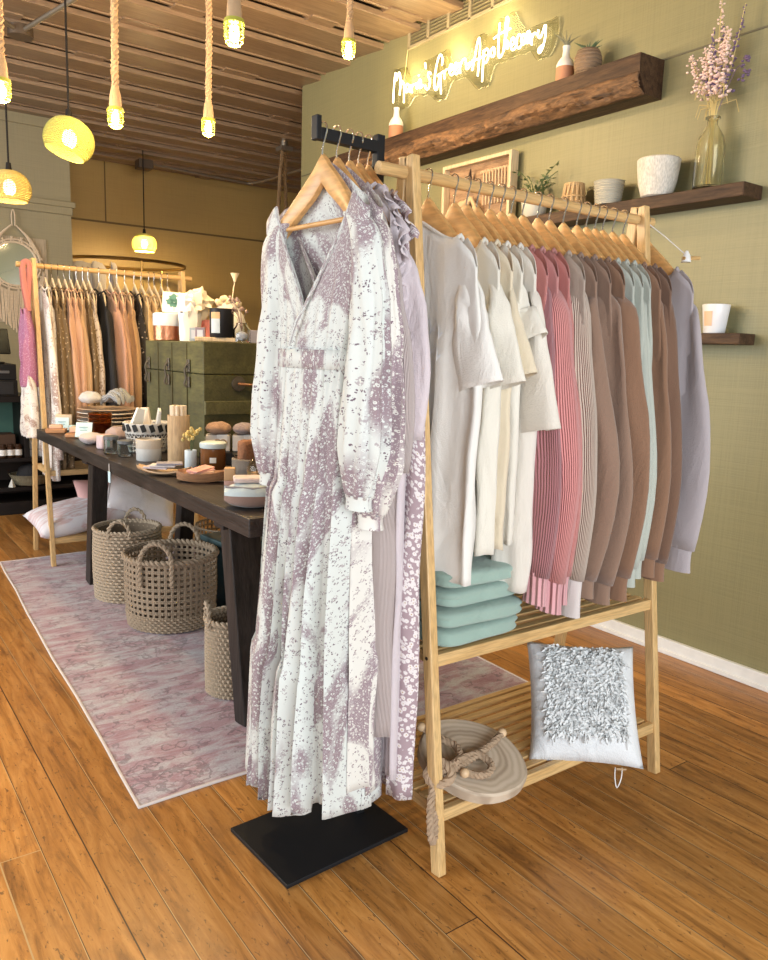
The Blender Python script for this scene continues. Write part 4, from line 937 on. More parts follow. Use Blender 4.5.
m = MB(); [m.box((0, -.0145, .105 - k * .022), (.05 - .015 * k, .001, .004)) for k in range(2)]; m.build('line_of_print', m_plain('grey_print', (.2, .15, .16), .7), t, smooth=False)
t = thing('candle_tin', 'white-topped tin candle with hammered copper base at the left of the chest top', 'candle', at_chest(1.487, 3.985))
MB().lathe([(.062, 0), (.066, .004), (.066, .075)], 32).build('copper_base', M_copper, t)
MB().lathe([(.067, .075), (.069, .08), (.069, .135), (.062, .14), (.06, .13)], 32).build('white_top', m_plain('cool_white_tin', (.68, .72, .74), .35), t)
def crumple(mb, c, w, d, h, seed, top=1.3, n=20, k=9):
    rings = []
    for j in range(k + 1):
        v = j / k; s = lerp(1, top, v ** 2); rings.append([Vector((c[0] + w * s * math.cos(a) * (1 + .28 * v * noise.noise(Vector((math.cos(a) * 2, math.sin(a) * 2, seed + v * 2)))), c[1] + d * s * math.sin(a) * (1 + .28 * v * noise.noise(Vector((math.cos(a) * 2, math.sin(a) * 2, seed + 5 + v * 2)))), c[2] + h * v + (.04 * noise.noise(Vector((math.cos(a) * 1.7, math.sin(a) * 1.7, seed + 9))) * v * v) * h * 8)) for a in [2 * PI * i / n for i in range(n)]])
    mb.loft(rings, cap1=False); return mb
t = thing('gift_bag', 'white paper gift bag stuffed with crumpled tissue on the chest', 'gift bag', at_chest(1.56, 3.845))
crumple(MB(), (0, 0, 0), .055, .04, .16, 1, 1.1).build('bag', M_paper, t, solid=.001, angle=30)
MB().sphere((-.022, 0, .20), .05, 18, 14, 1.5, f=lambda d: (1 - .35 * max(0, d.z)) * (1 + .45 * noise.noise(d * 2.6 + Vector((4, 0, 0))))).build('white_tissue', m_plain('white_tissue', (.78, .76, .72), .9), t, angle=25)
MB().sphere((.045, -.005, .19), .062, 18, 14, 1.15, f=lambda d: 1 + .55 * noise.noise(d * 2.4 + Vector((9, 3, 0)))).build('cream_tissue', m_plain('cream_tissue', (.68, .58, .42), .9), t, angle=25)
for k, (yy, lb, cc) in enumerate(((3.575, 'small clear-fronted grey perfume box, left of the pair on the chest edge', (.32, .38, .42)), (3.505, 'small mauve perfume box, right of the pair on the chest edge', (.25, .20, .24)))):
    t = thing('perfume_box', lb, 'box', at_chest(1.47, yy), -.5)
    MB().box((0, 0, .032), (.045, .035, .064)).build('carton', m_plain('perfume_box_%d' % k, cc, .35), t, smooth=False, bevel=.002)
    MB().box((0, -.0182, .032), (.026, .001, .04)).build('label', m_plain('silver_label', (.55, .55, .55), .3, .4), t, smooth=False)
t = thing('candle', 'coral pink candle partly hidden behind the black one', 'candle', at_chest(1.665, 3.86))
MB().lathe([(.05, 0), (.05, .11), (.045, .112), (.044, .10)], 28).build('candle', m_plain('coral_wax', (.60, .19, .16), .5), t)
t = thing('tray', 'small pale wooden tray under the black candle', 'tray', at_chest(1.54, 3.48), -.5)
MB().box((0, 0, .010), (.19, .12, .02)).build('board', M_pale, t, smooth=False, bevel=.004)
t = thing('candle', 'large black candle with a kraft and blue label on the chest', 'candle', (1.555, 3.455, TZ + CH + .02))
MB().lathe([(.052, 0), (.055, .004), (.056, .132), (.052, .134), (.05, .12)], 32).build('black_vessel', m_plain('matt_black_glass', (.014, .014, .017), .45), t)
for z0, z1, mm in ((.02, .085, m_plain('pale_blue_label', (.40, .48, .55), .6)), (.085, .115, M_kraft)):
    MB().loft([[Vector(((.0568) * math.cos(a), (.0568) * math.sin(a), z)) for a in [PI + .15 + .85 * i / 10 for i in range(11)]] for z in (z0, z1)], closed=False).build('label', mm, t)
t = thing('vase', 'round white vase with dried stems behind the black candle', 'vase', at_chest(1.79, 3.90))
MB().lathe([(.05, 0), (.09, .04), (.10, .09), (.08, .15), (.05, .19), (.048, .21), (.04, .2)], 28).build('vase', M_cer, t)
m = MB(); m.tube(catmull([(.02, 0, .18), (.03, .0, .26), (.045, .01, .33)], 4), .003, 5); m.lathe([(.005, .0), (.012, .02), (.024, .045), (.02, .045), (.008, .02)], 14, c=(.045, .01, .32)); m.build('dried_bloom', m_plain('cream_petal', (.72, .60, .42), .8), t)
m = MB(); r = random.Random(9)
for k in range(7):
    c = Vector((-.05 + .02 * k * .9, r.uniform(-.03, .03), .20 + r.uniform(-.005, .03))); m.sphere(c, .024, 8, 6, .8, f=lambda d: 1 + .35 * noise.noise(d * 2 + c * 30))
m.build('dried_petals', m_plain('cream_petal', (.72, .60, .42), .8), t)
t = thing('glass_jar', 'small clear jar holding a dried sprig at the right of the chest top', 'jar', at_chest(1.628, 3.392))
MB().lathe([(.036, 0), (.04, .004), (.04, .06), (.026, .08), (.026, .09), (.022, .088), (.022, .078), (.036, .058), (.036, .006)], 24).build('glass', m_glass('jar_glass', (.95, .97, 1), .03, 1.35), t)
MB().sphere((0, 0, .03), .028, 12, 8, .8).build('white_filling', m_plain('cotton', (.7, .72, .74), .9), t)
m = MB()
for k in range(12):
    a = r.random() * 6.28; L = .06 + .07 * r.random(); p = Vector((math.cos(a) * .04 - .02, math.sin(a) * .04, .08 + L)); m.tube([(0, 0, .05), (p.x * .4, p.y * .4, .08 + L * .5), p], .0012, 4); m.sphere(p, .008, 6, 4); m.sphere(p * .9 + Vector((.008, 0, .012)), .006, 6, 4)
m.build('dried_sprig', m_plain('dusty_mauve_sprig', (.34, .24, .20), .9), t)
t = thing('perfume_box', 'small pale box at the far right of the chest top beside the dress', 'box', at_chest(1.70, 3.40), -.4)
MB().box((0, 0, .03), (.06, .04, .06)).build('carton', m_plain('pale_lilac_box', (.42, .42, .50), .5), t, smooth=False, bevel=.002)

pt = thing('price_tag', 'tiny pale blue tag hanging under the front edge of the dark table', 'tag', (1.026, 3.47, TZ - .045))
MB().box((-.002, 0, -.03), (.002, .03, .05)).build('card', m_plain('pale_blue_card', (.52, .70, .76), .6), pt, smooth=False)
MB().tube([(-.002, 0, -.005), (-.002, 0, .03)], .0015, 5).build('string', m_plain('white_cord', (.75, .74, .72), .7), pt)
# ---- on the table top
def on(x, y): return (x, y, TZ)
M_sign = m_plain('pale_blue_card', (.52, .70, .76), .6)
def card_stand(x, y, w, h, rz, label, tilt=-.25):
    t = thing('price_card', label, 'card', on(x, y), rz); MB().box((0, 0, h / 2 + .004), (w, .004, h), rot=(tilt, 0, 0)).build('card', M_sign, t, smooth=False, bevel=.001)
    m = MB(); [m.box((0, -.0035, h * (.72 - .2 * k)), (w * (.55 - .12 * k), .0006, .004), rot=(tilt, 0, 0)) for k in range(3)]; m.build('line_of_print', m_plain('blue_grey_print', (.20, .34, .40), .7), t, smooth=False)
    MB().box((0, .02, .006), (w * .7, .05, .012)).build('foot', M_kraft, t, smooth=False, bevel=.002); return t
t = thing('soap_box', 'cream carton behind the first blue card at the far end of the table', 'box', on(1.145, 4.81), -.3); MB().box((.02, .0, .045), (.09, .06, .09)).build('carton', m_plain('cream_carton', (.66, .55, .42), .7), t, smooth=False, bevel=.003)
card_stand(1.138, 4.742, .075, .075, -.45, 'pale blue price card leaning on the cream carton, far end of the table', -.18)
t = thing('soap_dish', 'orange wooden soap dish at the far left corner of the table', 'dish', on(1.085, 4.66), -.4); MB().box((0, 0, .012), (.10, .07, .024), taper=1.1).build('dish', m_wood('orange_wood', (.42, .20, .09), (.55, .30, .15), 'x', 14), t, smooth=False, bevel=.004); MB().box((0, 0, .035), (.07, .045, .024)).build('soap', m_plain('peach_soap', (.62, .40, .27), .5), t, bevel=.007)
t = thing('lip_balm_tin', 'tiny pale blue upright tin beside the second price card', 'tin', on(1.135, 4.50)); MB().lathe([(.018, 0), (.018, .055), (.016, .057)], 18).build('tube', m_plain('aqua_tin', (.42, .62, .64), .4), t)
t = thing('soap_tray', 'long wooden tray of soaps holding up the tilted blue card', 'tray', on(1.20, 4.40), -.5)
MB().box((0, 0, .010), (.24, .11, .02)).build('tray', m_wood('orange_wood', (.42, .20, .09), (.55, .30, .15), 'x', 14), t, smooth=False, bevel=.004)
for k in range(3): tag(MB().box((0, 0, .016), (.05, .07, .032)).build('soap_bar', m_plain('soap_%d' % k, ((.62, .42, .30), (.66, .52, .36), (.55, .33, .24))[k], .5), None, bevel=.007, loc=(1.20 + .066 * (k - 1) * .88, 4.44 - .066 * (k - 1) * .48, TZ + .0205), rot=(0, 0, -.5)), ('brownish soap bar at the left end of the long soap tray', 'cream soap bar in the middle of the long soap tray', 'reddish soap bar at the right end of the long soap tray')[k], 'soap', 'soaps on the wooden tray')
card_stand(1.15, 4.335, .085, .085, -.5, 'tilted pale blue price card in front of the amber tumbler', -.45)
M_amber = m_glass('amber_glass', (.55, .24, .06), .03, 1.35)
t = thing('amber_tumbler', 'brown amber glass tumbler candle in front of the plates', 'candle', on(1.262, 4.42)); MB().lathe([(.055, 0), (.058, .005), (.064, .13), (.060, .13), (.054, .01)], 32).build('glass', M_amber, t); MB().lathe([(.053, .012), (.057, .075)], 28).build('wax', m_plain('brown_wax', (.16, .075, .03), .5), t)
# stack of plates with folded cloths
for k in range(6):
    o = MB().lathe([(.075, 0), (.09, .004), (.145, .016), (.168, .022), (.166, .025), (.14, .020), (.08, .008)], 40).build('plate', m_plain(('white_stoneware', 'sand_stoneware')[k % 2], ((.70, .68, .63), (.46, .34, .24))[k % 2], .4), None, loc=(1.372, 4.655, TZ + .0005 + k * .0225))
    tag(o, ('bottom', 'second lowest', 'third lowest', 'third from the top', 'second from the top', 'topmost')[k] + ' plate of the stack at the far end of the table', 'plate', 'stacked plates on the table')
def folded(name, label, cat, loc, rz, size, mat, group=None, layers=3, seed=0, tilt=0):
    t = thing(name, label, cat, loc, rz, group); w, d, h = size
    m = MB(); rings = []; n = 14
    prof = []
    for k in range(layers):
        z0 = h * k / layers; z1 = h * (k + 1) / layers
        prof += [(d / 2 - .004, z0 + .001), (d / 2, (z0 + z1) / 2), (d / 2 - .004, z1 - .001)] + ([(d / 2 - .018, z1)] if k < layers - 1 else [])
    back = [(-a, b) for a, b in reversed(prof)]
    poly = prof + back
    for i in range(n + 1):
        x = lerp(-w / 2, w / 2, i / n); e = 1 - .12 * (abs(x) / (w / 2)) ** 6
        rings.append([Vector((x, p[0] * e * (1 + .03 * noise.noise(Vector((x * 8, p[1] * 30, seed)))), p[1] * (1 + .10 * noise.noise(Vector((x * 6, p[0] * 6, seed + 3)))) + tilt * x)) for p in poly])
    m.loft(rings, ul=.3, vl=.3); m.build('folded_cloth', mat, t, angle=70); return t
F_gb = m_fabric('grey_blue_linen', (.36, .38, .40), rib=30, wr=1.0); F_gw = m_fabric('pale_grey_linen', (.56, .56, .56), wr=1.0)
def lump(name, label, cat, loc, r, mat, sz=.5, seed=1, group=None, sx=1.0):
    t = thing(name, label, cat, loc, 0, group); MB().sphere((0, 0, r * sz), r, 20, 12, sz, f=lambda d: (1 + .18 * noise.noise(d * 2.2 + Vector((seed, 0, 0)))) * (1 if d.z > -.8 * sz else .98)).build('bundle', mat, t); return t
def fan_cloth(label, loc, rz, n, L, mat, seed):
    t = thing('linen_cloth', label, 'cloth', loc, rz); m = MB(); r = random.Random(seed)
    for k in range(n):
        f = k / (n - 1) - .5; rows = []
        for j in range(9):
            v = j / 8; w = .030 * (1 - .3 * abs(2 * v - 1)); base = Vector((f * .11 + L * .5 * (v - .5) * .3, L * (v - .5) * (1 - .3 * abs(f)), .012 + .055 * math.sin(PI * min(1, v * .9 + .1)) * (1 - 1.2 * f * f) + .02 * r.random()))
            rows.append([base + Vector((w * math.cos(q) * .7, 0, .020 * math.sin(q) * (1 + .4 * noise.noise(Vector((q, v * 4, k + seed))))) ) for q in [2 * PI * i / 10 for i in range(10)]])
        m.loft(rows, ul=.1, vl=.1)
    m.build('cloth', mat, t, angle=60); return t
fan_cloth('bundle of grey-blue striped cloth fanned out on top of the plates', (1.42, 4.62, TZ + .155), .5, 5, .19, F_gb, 3)
lump('linen_cloth', 'crumpled pale grey cloth on the left side of the plates', 'cloth', (1.29, 4.70, TZ + .160), .066, F_gw, .55, 6)
# soft bundles
F_pw = m_fabric('pinkish_white_cotton', (.60, .50, .49), wr=1.0)
lump('bath_bundle', 'white pink cotton bundle on the table in front of the plates', 'bundle', on(1.12, 4.08), .06, F_pw, .5, 1)
lump('bath_bundle', 'greyish pink bundle beside the striped bowl', 'bundle', on(1.27, 4.12), .065, m_fabric('mauve_cotton', (.42, .31, .29), wr=1.0), .65, 2)
t = thing('wrapped_soap', 'small soap wrapped in pink and white paper near the table edge', 'soap', on(1.125, 3.87), .4); MB().box((0, 0, .035), (.07, .05, .07)).build('wrapper', m_plain('pink_white_wrap', (.58, .45, .46), .5, var=.3, scale=40), t, bevel=.008); MB().box((-.01, -.026, .03), (.03, .002, .035)).build('label', M_sign, t, smooth=False)
M_pg = m_glass('grey_jar_glass', (.72, .80, .82), .05, 1.3)
for x, y, h, lb in ((1.095, 3.67, .085, 'clear little jar behind the dark-lidded jar near the speckled pot'), (1.125, 3.555, .075, 'dark-lidded little glass jar beside the speckled pot')):
    t = thing('glass_jar', lb, 'jar', on(x, y)); MB().lathe([(.03, 0), (.033, .003), (.033, h * .8), (.028, h * .82), (.028, h * .1)], 24).build('glass', M_pg, t); MB().lathe([(.034, h * .82), (.034, h), (.03, h + .002)], 24).build('lid', m_plain('dark_jar_lid', (.10, .11, .12), .4), t)
t = thing('speckled_pot', 'pale grey speckled stoneware pot at the table edge', 'pot', on(1.185, 3.415)); MB().lathe([(.052, 0), (.055, .004), (.055, .055)], 32).build('lower_body', m_plain('grey_stoneware', (.52, .52, .50), .5, var=.1, scale=200), t); MB().lathe([(.055, .055), (.0565, .06), (.055, .095), (.05, .097), (.048, .02)], 32, cap1=False).build('upper_body', m_plain('sand_speckle', (.52, .46, .38), .6, var=.15, scale=200), t)
# patterned woven bowl
t = thing('woven_bowl', 'black and white diamond-woven bowl full of paper packets', 'bowl', on(1.282, 3.70)); t.scale = (.90, .90, .95)
m = MB(); 
for j in range(7):
    z = .012 + j * .021; rr = lerp(.085, .125, (z / .15) ** .7); m.tube([(rr * math.cos(i * PI / 20), rr * math.sin(i * PI / 20), z) for i in range(40)], .0038, 5, loop=True)
for k in range(28):
    for s_ in (-1, 1):
        m.tube([(lerp(.085, .126, (q / 6) ** .7) * math.cos(2 * PI * k / 28 + s_ * .11 * q), lerp(.085, .126, (q / 6) ** .7) * math.sin(2 * PI * k / 28 + s_ * .11 * q), .15 * q / 6) for q in range(7)], .0036, 4)
m.build('white_strands', m_plain('white_cane', (.64, .60, .54), .7), t)
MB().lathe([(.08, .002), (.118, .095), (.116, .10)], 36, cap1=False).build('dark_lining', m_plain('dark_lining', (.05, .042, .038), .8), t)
m = MB()
for k in range(18):
    a = 2 * PI * k / 18; m.box((.128 * math.cos(a), .128 * math.sin(a), .128), (.006, .024, .036), rot=(.35, 0, a))
m.build('black_band', m_plain('black_cane', (.02, .02, .02), .6), t, smooth=False)
MB().lathe([(.119, .1), (.131, .15), (.126, .15), (.112, .1)], 36, cap0=False, cap1=False).build('rim', m_plain('white_cane', (.64, .60, .54), .7), t)
for k, (dx, dy, a, lb) in enumerate(((-.05, .02, .25, 'white paper packet at the left of the woven bowl'), (.05, -.03, -.35, 'silver-printed paper packet leaning out of the woven bowl, nearest the tube'), (0, .05, .05, 'white paper packet at the back of the woven bowl'))):
    t = thing('paper_packet', lb, 'packet', (1.282 + dx * .85, 3.70 + dy * .85, TZ + .10), .3 + k, 'packets in the woven bowl'); MB().box((0, 0, .055), (.07, .022, .11), rot=(.1, a, 0), taper=.6).build('packet', m_plain('packet_paper_%d' % k, ((.70, .72, .70), (.62, .62, .60), (.66, .56, .44))[k], .6), t, smooth=False, bevel=.003)
t = thing('vase', 'pinkish terracotta cup behind the woven bowl', 'cup', on(1.385, 4.22)); MB().lathe([(.04, 0), (.045, .005), (.048, .10), (.044, .10), (.04, .02)], 24).build('cup', M_terra, t)
# kraft tube with sticks
t = thing('kraft_tube', 'tall kraft cardboard tube full of paper sticks', 'tube', on(1.255, 3.235)); MB().lathe([(.046, 0), (.047, .003), (.047, .215), (.043, .215), (.043, .02)], 36).build('tube', m_wood('kraft_tube', (.50, .34, .18), (.58, .41, .24), 'z', 10, .8, .1, 6), t)
for k in range(9):
    a = 2 * PI * k / 9; rr = .027 if k < 8 else 0; tl = (math.sin(a) * .05, -math.cos(a) * .05)
    o = MB().lathe([(.0085, 0), (.0085, .235), (.006, .235)], 12).build('paper_stick', m_plain('cream_stick', (.68, .57, .42), .7), None, loc=(1.255 + rr * math.cos(a), 3.235 + rr * math.sin(a), TZ + .022), rot=(-tl[1] * .3, 0, 0)); tag(o, 'cream paper stick standing among others in the tall kraft tube', 'stick', 'paper sticks in the kraft tube')
# leaf dish, bud vase, amber jar, boat dish
t = thing('leaf_dish', 'long pale wooden leaf-shaped dish at the table edge', 'dish', on(1.098, 2.985), -.75); t.scale = (.80, .85, 1)
m = MB(); rings = []
for j in range(25):
    v = j / 24; w = .052 * math.sin(PI * min(1, v * .96 + .03)) ** .6; x = lerp(-.14, .14, v); up = .006 + .022 * abs(2 * v - 1) ** 2
    rings.append([Vector((x, w * c, up + .012 * c * c - (.0 if s > 0 else .006))) for c, s in [(-1, 1), (-.5, 1), (0, 1), (.5, 1), (1, 1), (1, -1), (.5, -1), (0, -1), (-.5, -1), (-1, -1)]])
m.loft(rings); m.build('dish', m_wood('pale_dish_wood', (.52, .33, .17), (.64, .45, .27), 'x', 12), t)
for k in range(3):
    o = MB().box((0, 0, .004), (.10, .06, .008)).build('booklet', m_plain('booklet_%d' % k, ((.46, .40, .42), (.62, .58, .56), (.26, .25, .30))[k], .6), None, smooth=False, bevel=.002, loc=(1.078 + .018 * k, 3.008 - .018 * k, TZ + .026 + .009 * k), rot=(0, 0, -.75 + .2 * k)); tag(o, ('mauve paper packet lying lowest in the long leaf dish', 'white paper packet in the middle of the long leaf dish', 'dark paper packet lying topmost in the long leaf dish')[k], 'packet', 'packets in the leaf dish')
t = thing('bud_vase', 'slim white cylinder vase with one yellow bloom on the table', 'vase', on(1.240, 3.065)); MB().lathe([(.023, 0), (.025, .003), (.025, .085), (.021, .085), (.019, .03)], 24).build('vase', m_plain('cool_white_vase', (.66, .74, .76), .4), t)
m = MB(); m.tube(catmull([(0, 0, .05), (.002, 0, .11), (.004, 0, .15)], 4), .0022, 5); m.tube(catmull([(0, 0, .06), (.012, .004, .11), (.02, .006, .135)], 4), .002, 5); m.build('stem', m_plain('leaf_green', (.09, .12, .04), .6, var=.4), t)
m = MB(); r = random.Random(3)
for k in range(26): m.sphere((.004 + r.gauss(0, .013), r.gauss(0, .013), .155 + r.gauss(0, .012)), .009, 6, 4)
m.build('bloom', m_plain('yellow_green_bloom', (.52, .40, .14), .8, var=.4, scale=60), t)
t = thing('amber_jar', 'amber candle jar with a pale blue lid and small label', 'candle', on(1.315, 3.01)); MB().lathe([(.048, 0), (.052, .005), (.052, .095), (.047, .10), (.046, .012)], 32).build('glass', m_plain('amber_jar_glass', (.17, .065, .02), .12), t); MB().lathe([(.053, .098), (.055, .102), (.055, .118), (.05, .122)], 32).build('lid', m_plain('pale_blue_lid', (.58, .66, .66), .4), t); MB().loft([[Vector((.0528 * math.cos(a), .0528 * math.sin(a), z)) for a in [PI + .9 + .5 * i / 8 for i in range(9)]] for z in (.04, .062)], closed=False).build('label', M_paper, t)
t = thing('wooden_dish', 'boat-shaped orange wooden dish holding paper cards', 'dish', on(1.165, 2.78), -.55); t.scale = (.74, .74, .8)
m = MB(); rings = []
for j in range(17):
    v = j / 16; w = .07 * math.sin(PI * min(1, v * .9 + .05)) ** .5; x = lerp(-.12, .12, v); up = .012 * abs(2 * v - 1) ** 2
    rings.append([Vector((x, w * c, up + z)) for c, z in [(-1, .045), (-.6, .018), (0, .010), (.6, .018), (1, .045), (.95, .038), (.55, .002), (0, 0), (-.55, .002), (-.95, .038)]])
m.loft(rings); m.build('dish', m_wood('orange_dish_wood', (.36, .17, .08), (.50, .27, .14), 'x', 12), t)
for k in range(3):
    o = MB().box((0, 0, .003), (.095, .055, .005)).build('printed_card', m_plain('printed_card_%d' % k, ((.60, .42, .28), (.60, .34, .28), (.62, .30, .25))[k], .6, var=.4, scale=40), None, smooth=False, bevel=.001, loc=(1.165, 2.78, TZ + .034 + .0065 * k), rot=(.05, -.12, -.35 + .35 * k)); tag(o, ('tan printed card, lowest in the boat-shaped dish', 'orange printed card, middle in the boat-shaped dish', 'red patterned card, topmost in the boat-shaped dish')[k], 'card', 'cards in the wooden dish')
t = thing('storage_box', 'small black box standing between the amber jar and the knit basket', 'box', on(1.43, 2.985), -.4); MB().box((0, 0, .035), (.07, .07, .07)).build('box', m_plain('black_card_box', (.016, .015, .015), .5), t, smooth=False, bevel=.003)
# soap bundles in white lace boxes at the chest foot
t = thing('display_riser', 'low black riser under the two dotted gift boxes at the foot of the chest', 'riser', on(1.475, 3.185), -.42); MB().box((0, 0, .0275), (.27, .12, .055)).build('riser', m_plain('black_riser', (.014, .012, .011), .5), t, smooth=False, bevel=.003)
M_lace = m_dots('white_lace_card', (.64, .60, .55), (.36, .30, .26), 90, .25)
for k, (x, y, lb, lc) in enumerate(((1.43, 3.215, 'white dotted gift box with a bow, left of the two below the chest', 'tan bath puff bundle on the left white dotted gift box'), (1.535, 3.165, 'white dotted gift box, right of the two below the chest', 'grey mauve cloth pouch on the right white dotted gift box'))):
    t = thing('gift_box', lb, 'box', (x, y, TZ + .056), -.5); MB().box((0, 0, .036), (.105, .07, .072)).build('box', M_lace, t, smooth=False, bevel=.004)
    MB().tube(arc((.0, -.039, .04), .014, .2, PI * 1.6, 10), .003, 6).tube(arc((.024, -.039, .04), .013, 1.4, PI * 2.5, 10), .003, 6).build('bow', m_plain('twine_bow', (.38, .25, .15), .9), t)
    MB().box((.02, -.037, .060), (.045, .003, .03)).build('tag', M_paper, t, smooth=False)
    lump('bath_puff' if k == 0 else 'cloth_pouch', lc, 'bundle', (x, y, TZ + .1285), .058 if k == 0 else .056, m_fabric('tan_loofah' if k == 0 else 'grey_mauve_cloth', (.40, .235, .14) if k == 0 else (.29, .225, .215), wr=1.4), .48, 5 + k)
t = thing('knit_basket', 'small beige knit basket at the table end beside the dress', 'basket', on(1.345, 2.745)); MB().lathe([(.052, 0), (.060, .006), (.063, .085), (.058, .088), (.054, .02)], 32).build('basket', m_weave('beige_knit', (.48, .40, .32), 90, 60), t)
t = thing('soap_brush', 'shaggy brown loofah block sitting in the knit basket', 'brush', (1.345, 2.745, TZ + .05)); MB().box((0, 0, .058), (.075, .06, .10)).build('block', m_plain('brown_bristle', (.26, .12, .06), .95, var=.5, scale=120, bump=1.0), t, bevel=.016)
t = thing('glass_teapot', 'round clear glass vessel with amber potpourri next to the dress sleeve', 'jar', on(1.325, 2.575)); MB().sphere((0, 0, .062), .062, 24, 16, .98).build('glass', m_glass('teapot_glass', (.97, .95, .9), .02, 1.3), t); lump_m = MB().sphere((0, 0, .036), .042, 14, 8, .6, f=lambda d: 1 + .3 * noise.noise(d * 4)).build('filling', m_plain('potpourri', (.34, .20, .09), .9, var=.5, scale=80), t)
t = thing('lip_balm_box', 'narrow upright box banded tan, pink and white near the table end', 'box', on(1.125, 2.435), -.5)
for z0, z1, n_, cc in ((0, .045, 'white_band', (.56, .58, .62)), (.045, .062, 'pink_band', (.62, .38, .32)), (.062, .105, 'tan_band', (.52, .32, .16))): MB().box((0, 0, (z0 + z1) / 2), (.036, .036, z1 - z0 - .0004)).build(n_, m_plain('balm_' + n_, cc, .6), t, smooth=False, bevel=.0015)
t = thing('zip_pouch', 'pale blue and brown striped zip pouch on the near table corner', 'pouch', on(1.125, 2.262), -.45)
m = MB(); rings = []
for j in range(13):
    v = j / 12; x = lerp(-.09, .09, v); e = math.sin(PI * min(1, max(0, v * .94 + .03))) ** .35
    rings.append([Vector((x, .062 * e * math.copysign(abs(math.cos(q)) ** .6, math.cos(q)), .04 + .04 * e * math.copysign(abs(math.sin(q)) ** .8, math.sin(q)))) for q in [2 * PI * i / 24 for i in range(24)]])
m.loft(rings); m.build('pouch', m_fabric('pale_aqua_cloth', (.60, .70, .71), wr=.8), t)
m = MB(); rings = []
for j in range(13):
    v = j / 12; x = lerp(-.091, .091, v); e = math.sin(PI * min(1, max(0, v * .94 + .03))) ** .35
    rings.append([Vector((x, .0635 * e * math.copysign(abs(math.cos(q)) ** .6, math.cos(q)), .04 + .041 * e * math.copysign(abs(math.sin(q)) ** .8, math.sin(q)))) for q in [lerp(PI - .05, PI * 1.28, i / 6) + PI * .0 for i in range(7)] + []])
m.loft(rings, closed=False); m.build('brown_stripe', m_fabric('brown_stripe', (.30, .19, .15), wr=.5), t)
m = MB(); m.tube([(-.085, -.03, .07), (0, -.052, .068), (.085, -.03, .07)], .004, 6); m.build('zip', m_plain('grey_zip', (.3, .3, .32), .5, .4), t)
t = thing('folded_scarf', 'pink and white folded scarf lying on top of the zip pouch', 'scarf', (1.135, 2.275, TZ + .081), -.4); MB().box((0, 0, .008), (.13, .08, .016), rot=(0, 0, 0)).build('scarf', m_fabric('peach_white_cloth', (.66, .54, .50), rib=20, wr=1.0), t, bevel=.006)
# ---------------------------------------------------------------- floor baskets and things under the table
M_sea = m_plain('seagrass', (.40, .315, .22), .85, var=.25, scale=70, bump=.4)
M_sead = m_weave('seagrass_weave', (.48, .39, .28), 70, 46)
def coil_basket(x, y, r, h, label, hdl=True, a0=.6, bulge=.04, mat=M_sea):
    t = thing('seagrass_basket', label, 'basket', (x, y, .0075)); m = MB(); n = int(h / .0165)
    for j in range(n):
        z = .008 + j * h / n; rr = r * (1 + bulge * math.sin(PI * z / h)); pts = []; 
        for i in range(72):
            a = 2 * PI * i / 72; w = .0035 * (1 if (i + j) % 2 else -1); pts.append(((rr + w) * math.cos(a), (rr + w) * math.sin(a), z))
        m.tube(pts, .0085, 5, loop=True)
    m.lathe([(r * .97, .004), (r * .97, .006)], 36); m.build('woven_body', mat, t)
    m = MB(); helix_rope(m, [((r + .004) * math.cos(i * PI / 60), (r + .004) * math.sin(i * PI / 60), h) for i in range(121)], .006, .007, 22, 2, 5); m.build('plaited_rim', mat, t)
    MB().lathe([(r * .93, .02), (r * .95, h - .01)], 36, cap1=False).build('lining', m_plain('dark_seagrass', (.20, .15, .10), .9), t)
    if hdl:
        for s_ in (0, PI):
            a = a0 + s_; c = Vector((r * math.cos(a), r * math.sin(a), h)); d = Vector((-math.sin(a), math.cos(a), 0)); P = [c + d * (.055 * math.cos(q)) + Vector((0, 0, .075 * math.sin(q) - .01)) for q in [lerp(-.2, PI + .2, k / 16) for k in range(17)]]
            m = MB(); helix_rope(m, P, .006, .0065, 18, 2, 5); m.build('handle', mat, t)
    return t
coil_basket(1.297, 4.095, .165, .375, 'tall closed-weave seagrass basket behind the big open-weave basket', True, 1.0)
coil_basket(1.265, 2.70, .102, .30, 'small seagrass basket with a curled handle beside the near table leg', True, -.3, .02)
t = thing('open_weave_basket', 'big round open-weave basket with two arched handles on the rug', 'basket', (1.345, 3.585, .0075)); R, H = .216, .345
m = MB()
def RR(z): return R * (.92 + .08 * math.sin(PI * .5 * min(1, z / .2)))
for j in range(10):
    z = .075 + j * .0285
    for dz in (-.004, .004): m.tube([((RR(z) + .0035 * (1 if i % 2 else -1)) * math.cos(2 * PI * i / 92), (RR(z) + .0035 * (1 if i % 2 else -1)) * math.sin(2 * PI * i / 92), z + dz) for i in range(92)], .0042, 4, loop=True)
for k in range(46):
    a = 2 * PI * k / 46
    for da in (-.014, .014): m.tube([(RR(z) * math.cos(a + da), RR(z) * math.sin(a + da), z) for z in (.01, .07, .14, .21, .28, H - .01)], .0038, 4)
for j in range(6):
    z = .010 + j * .0125; m.tube([((RR(z) + .004 * (1 if (i + j) % 2 else -1)) * math.cos(2 * PI * i / 92), (RR(z) + .004 * (1 if (i + j) % 2 else -1)) * math.sin(2 * PI * i / 92), z) for i in range(92)], .0075, 5, loop=True)
M_open = m_plain('water_hyacinth', (.31, .235, .16), .85, var=.3, scale=60, bump=.4)
m.lathe([(R * .9, .003), (R * .9, .008)], 40); m.build('open_lattice', M_open, t)
m = MB(); helix_rope(m, [(R * math.cos(i * PI / 80), R * math.sin(i * PI / 80), H) for i in range(161)], .008, .0095, 20, 2, 6); m.build('thick_rim', M_open, t)
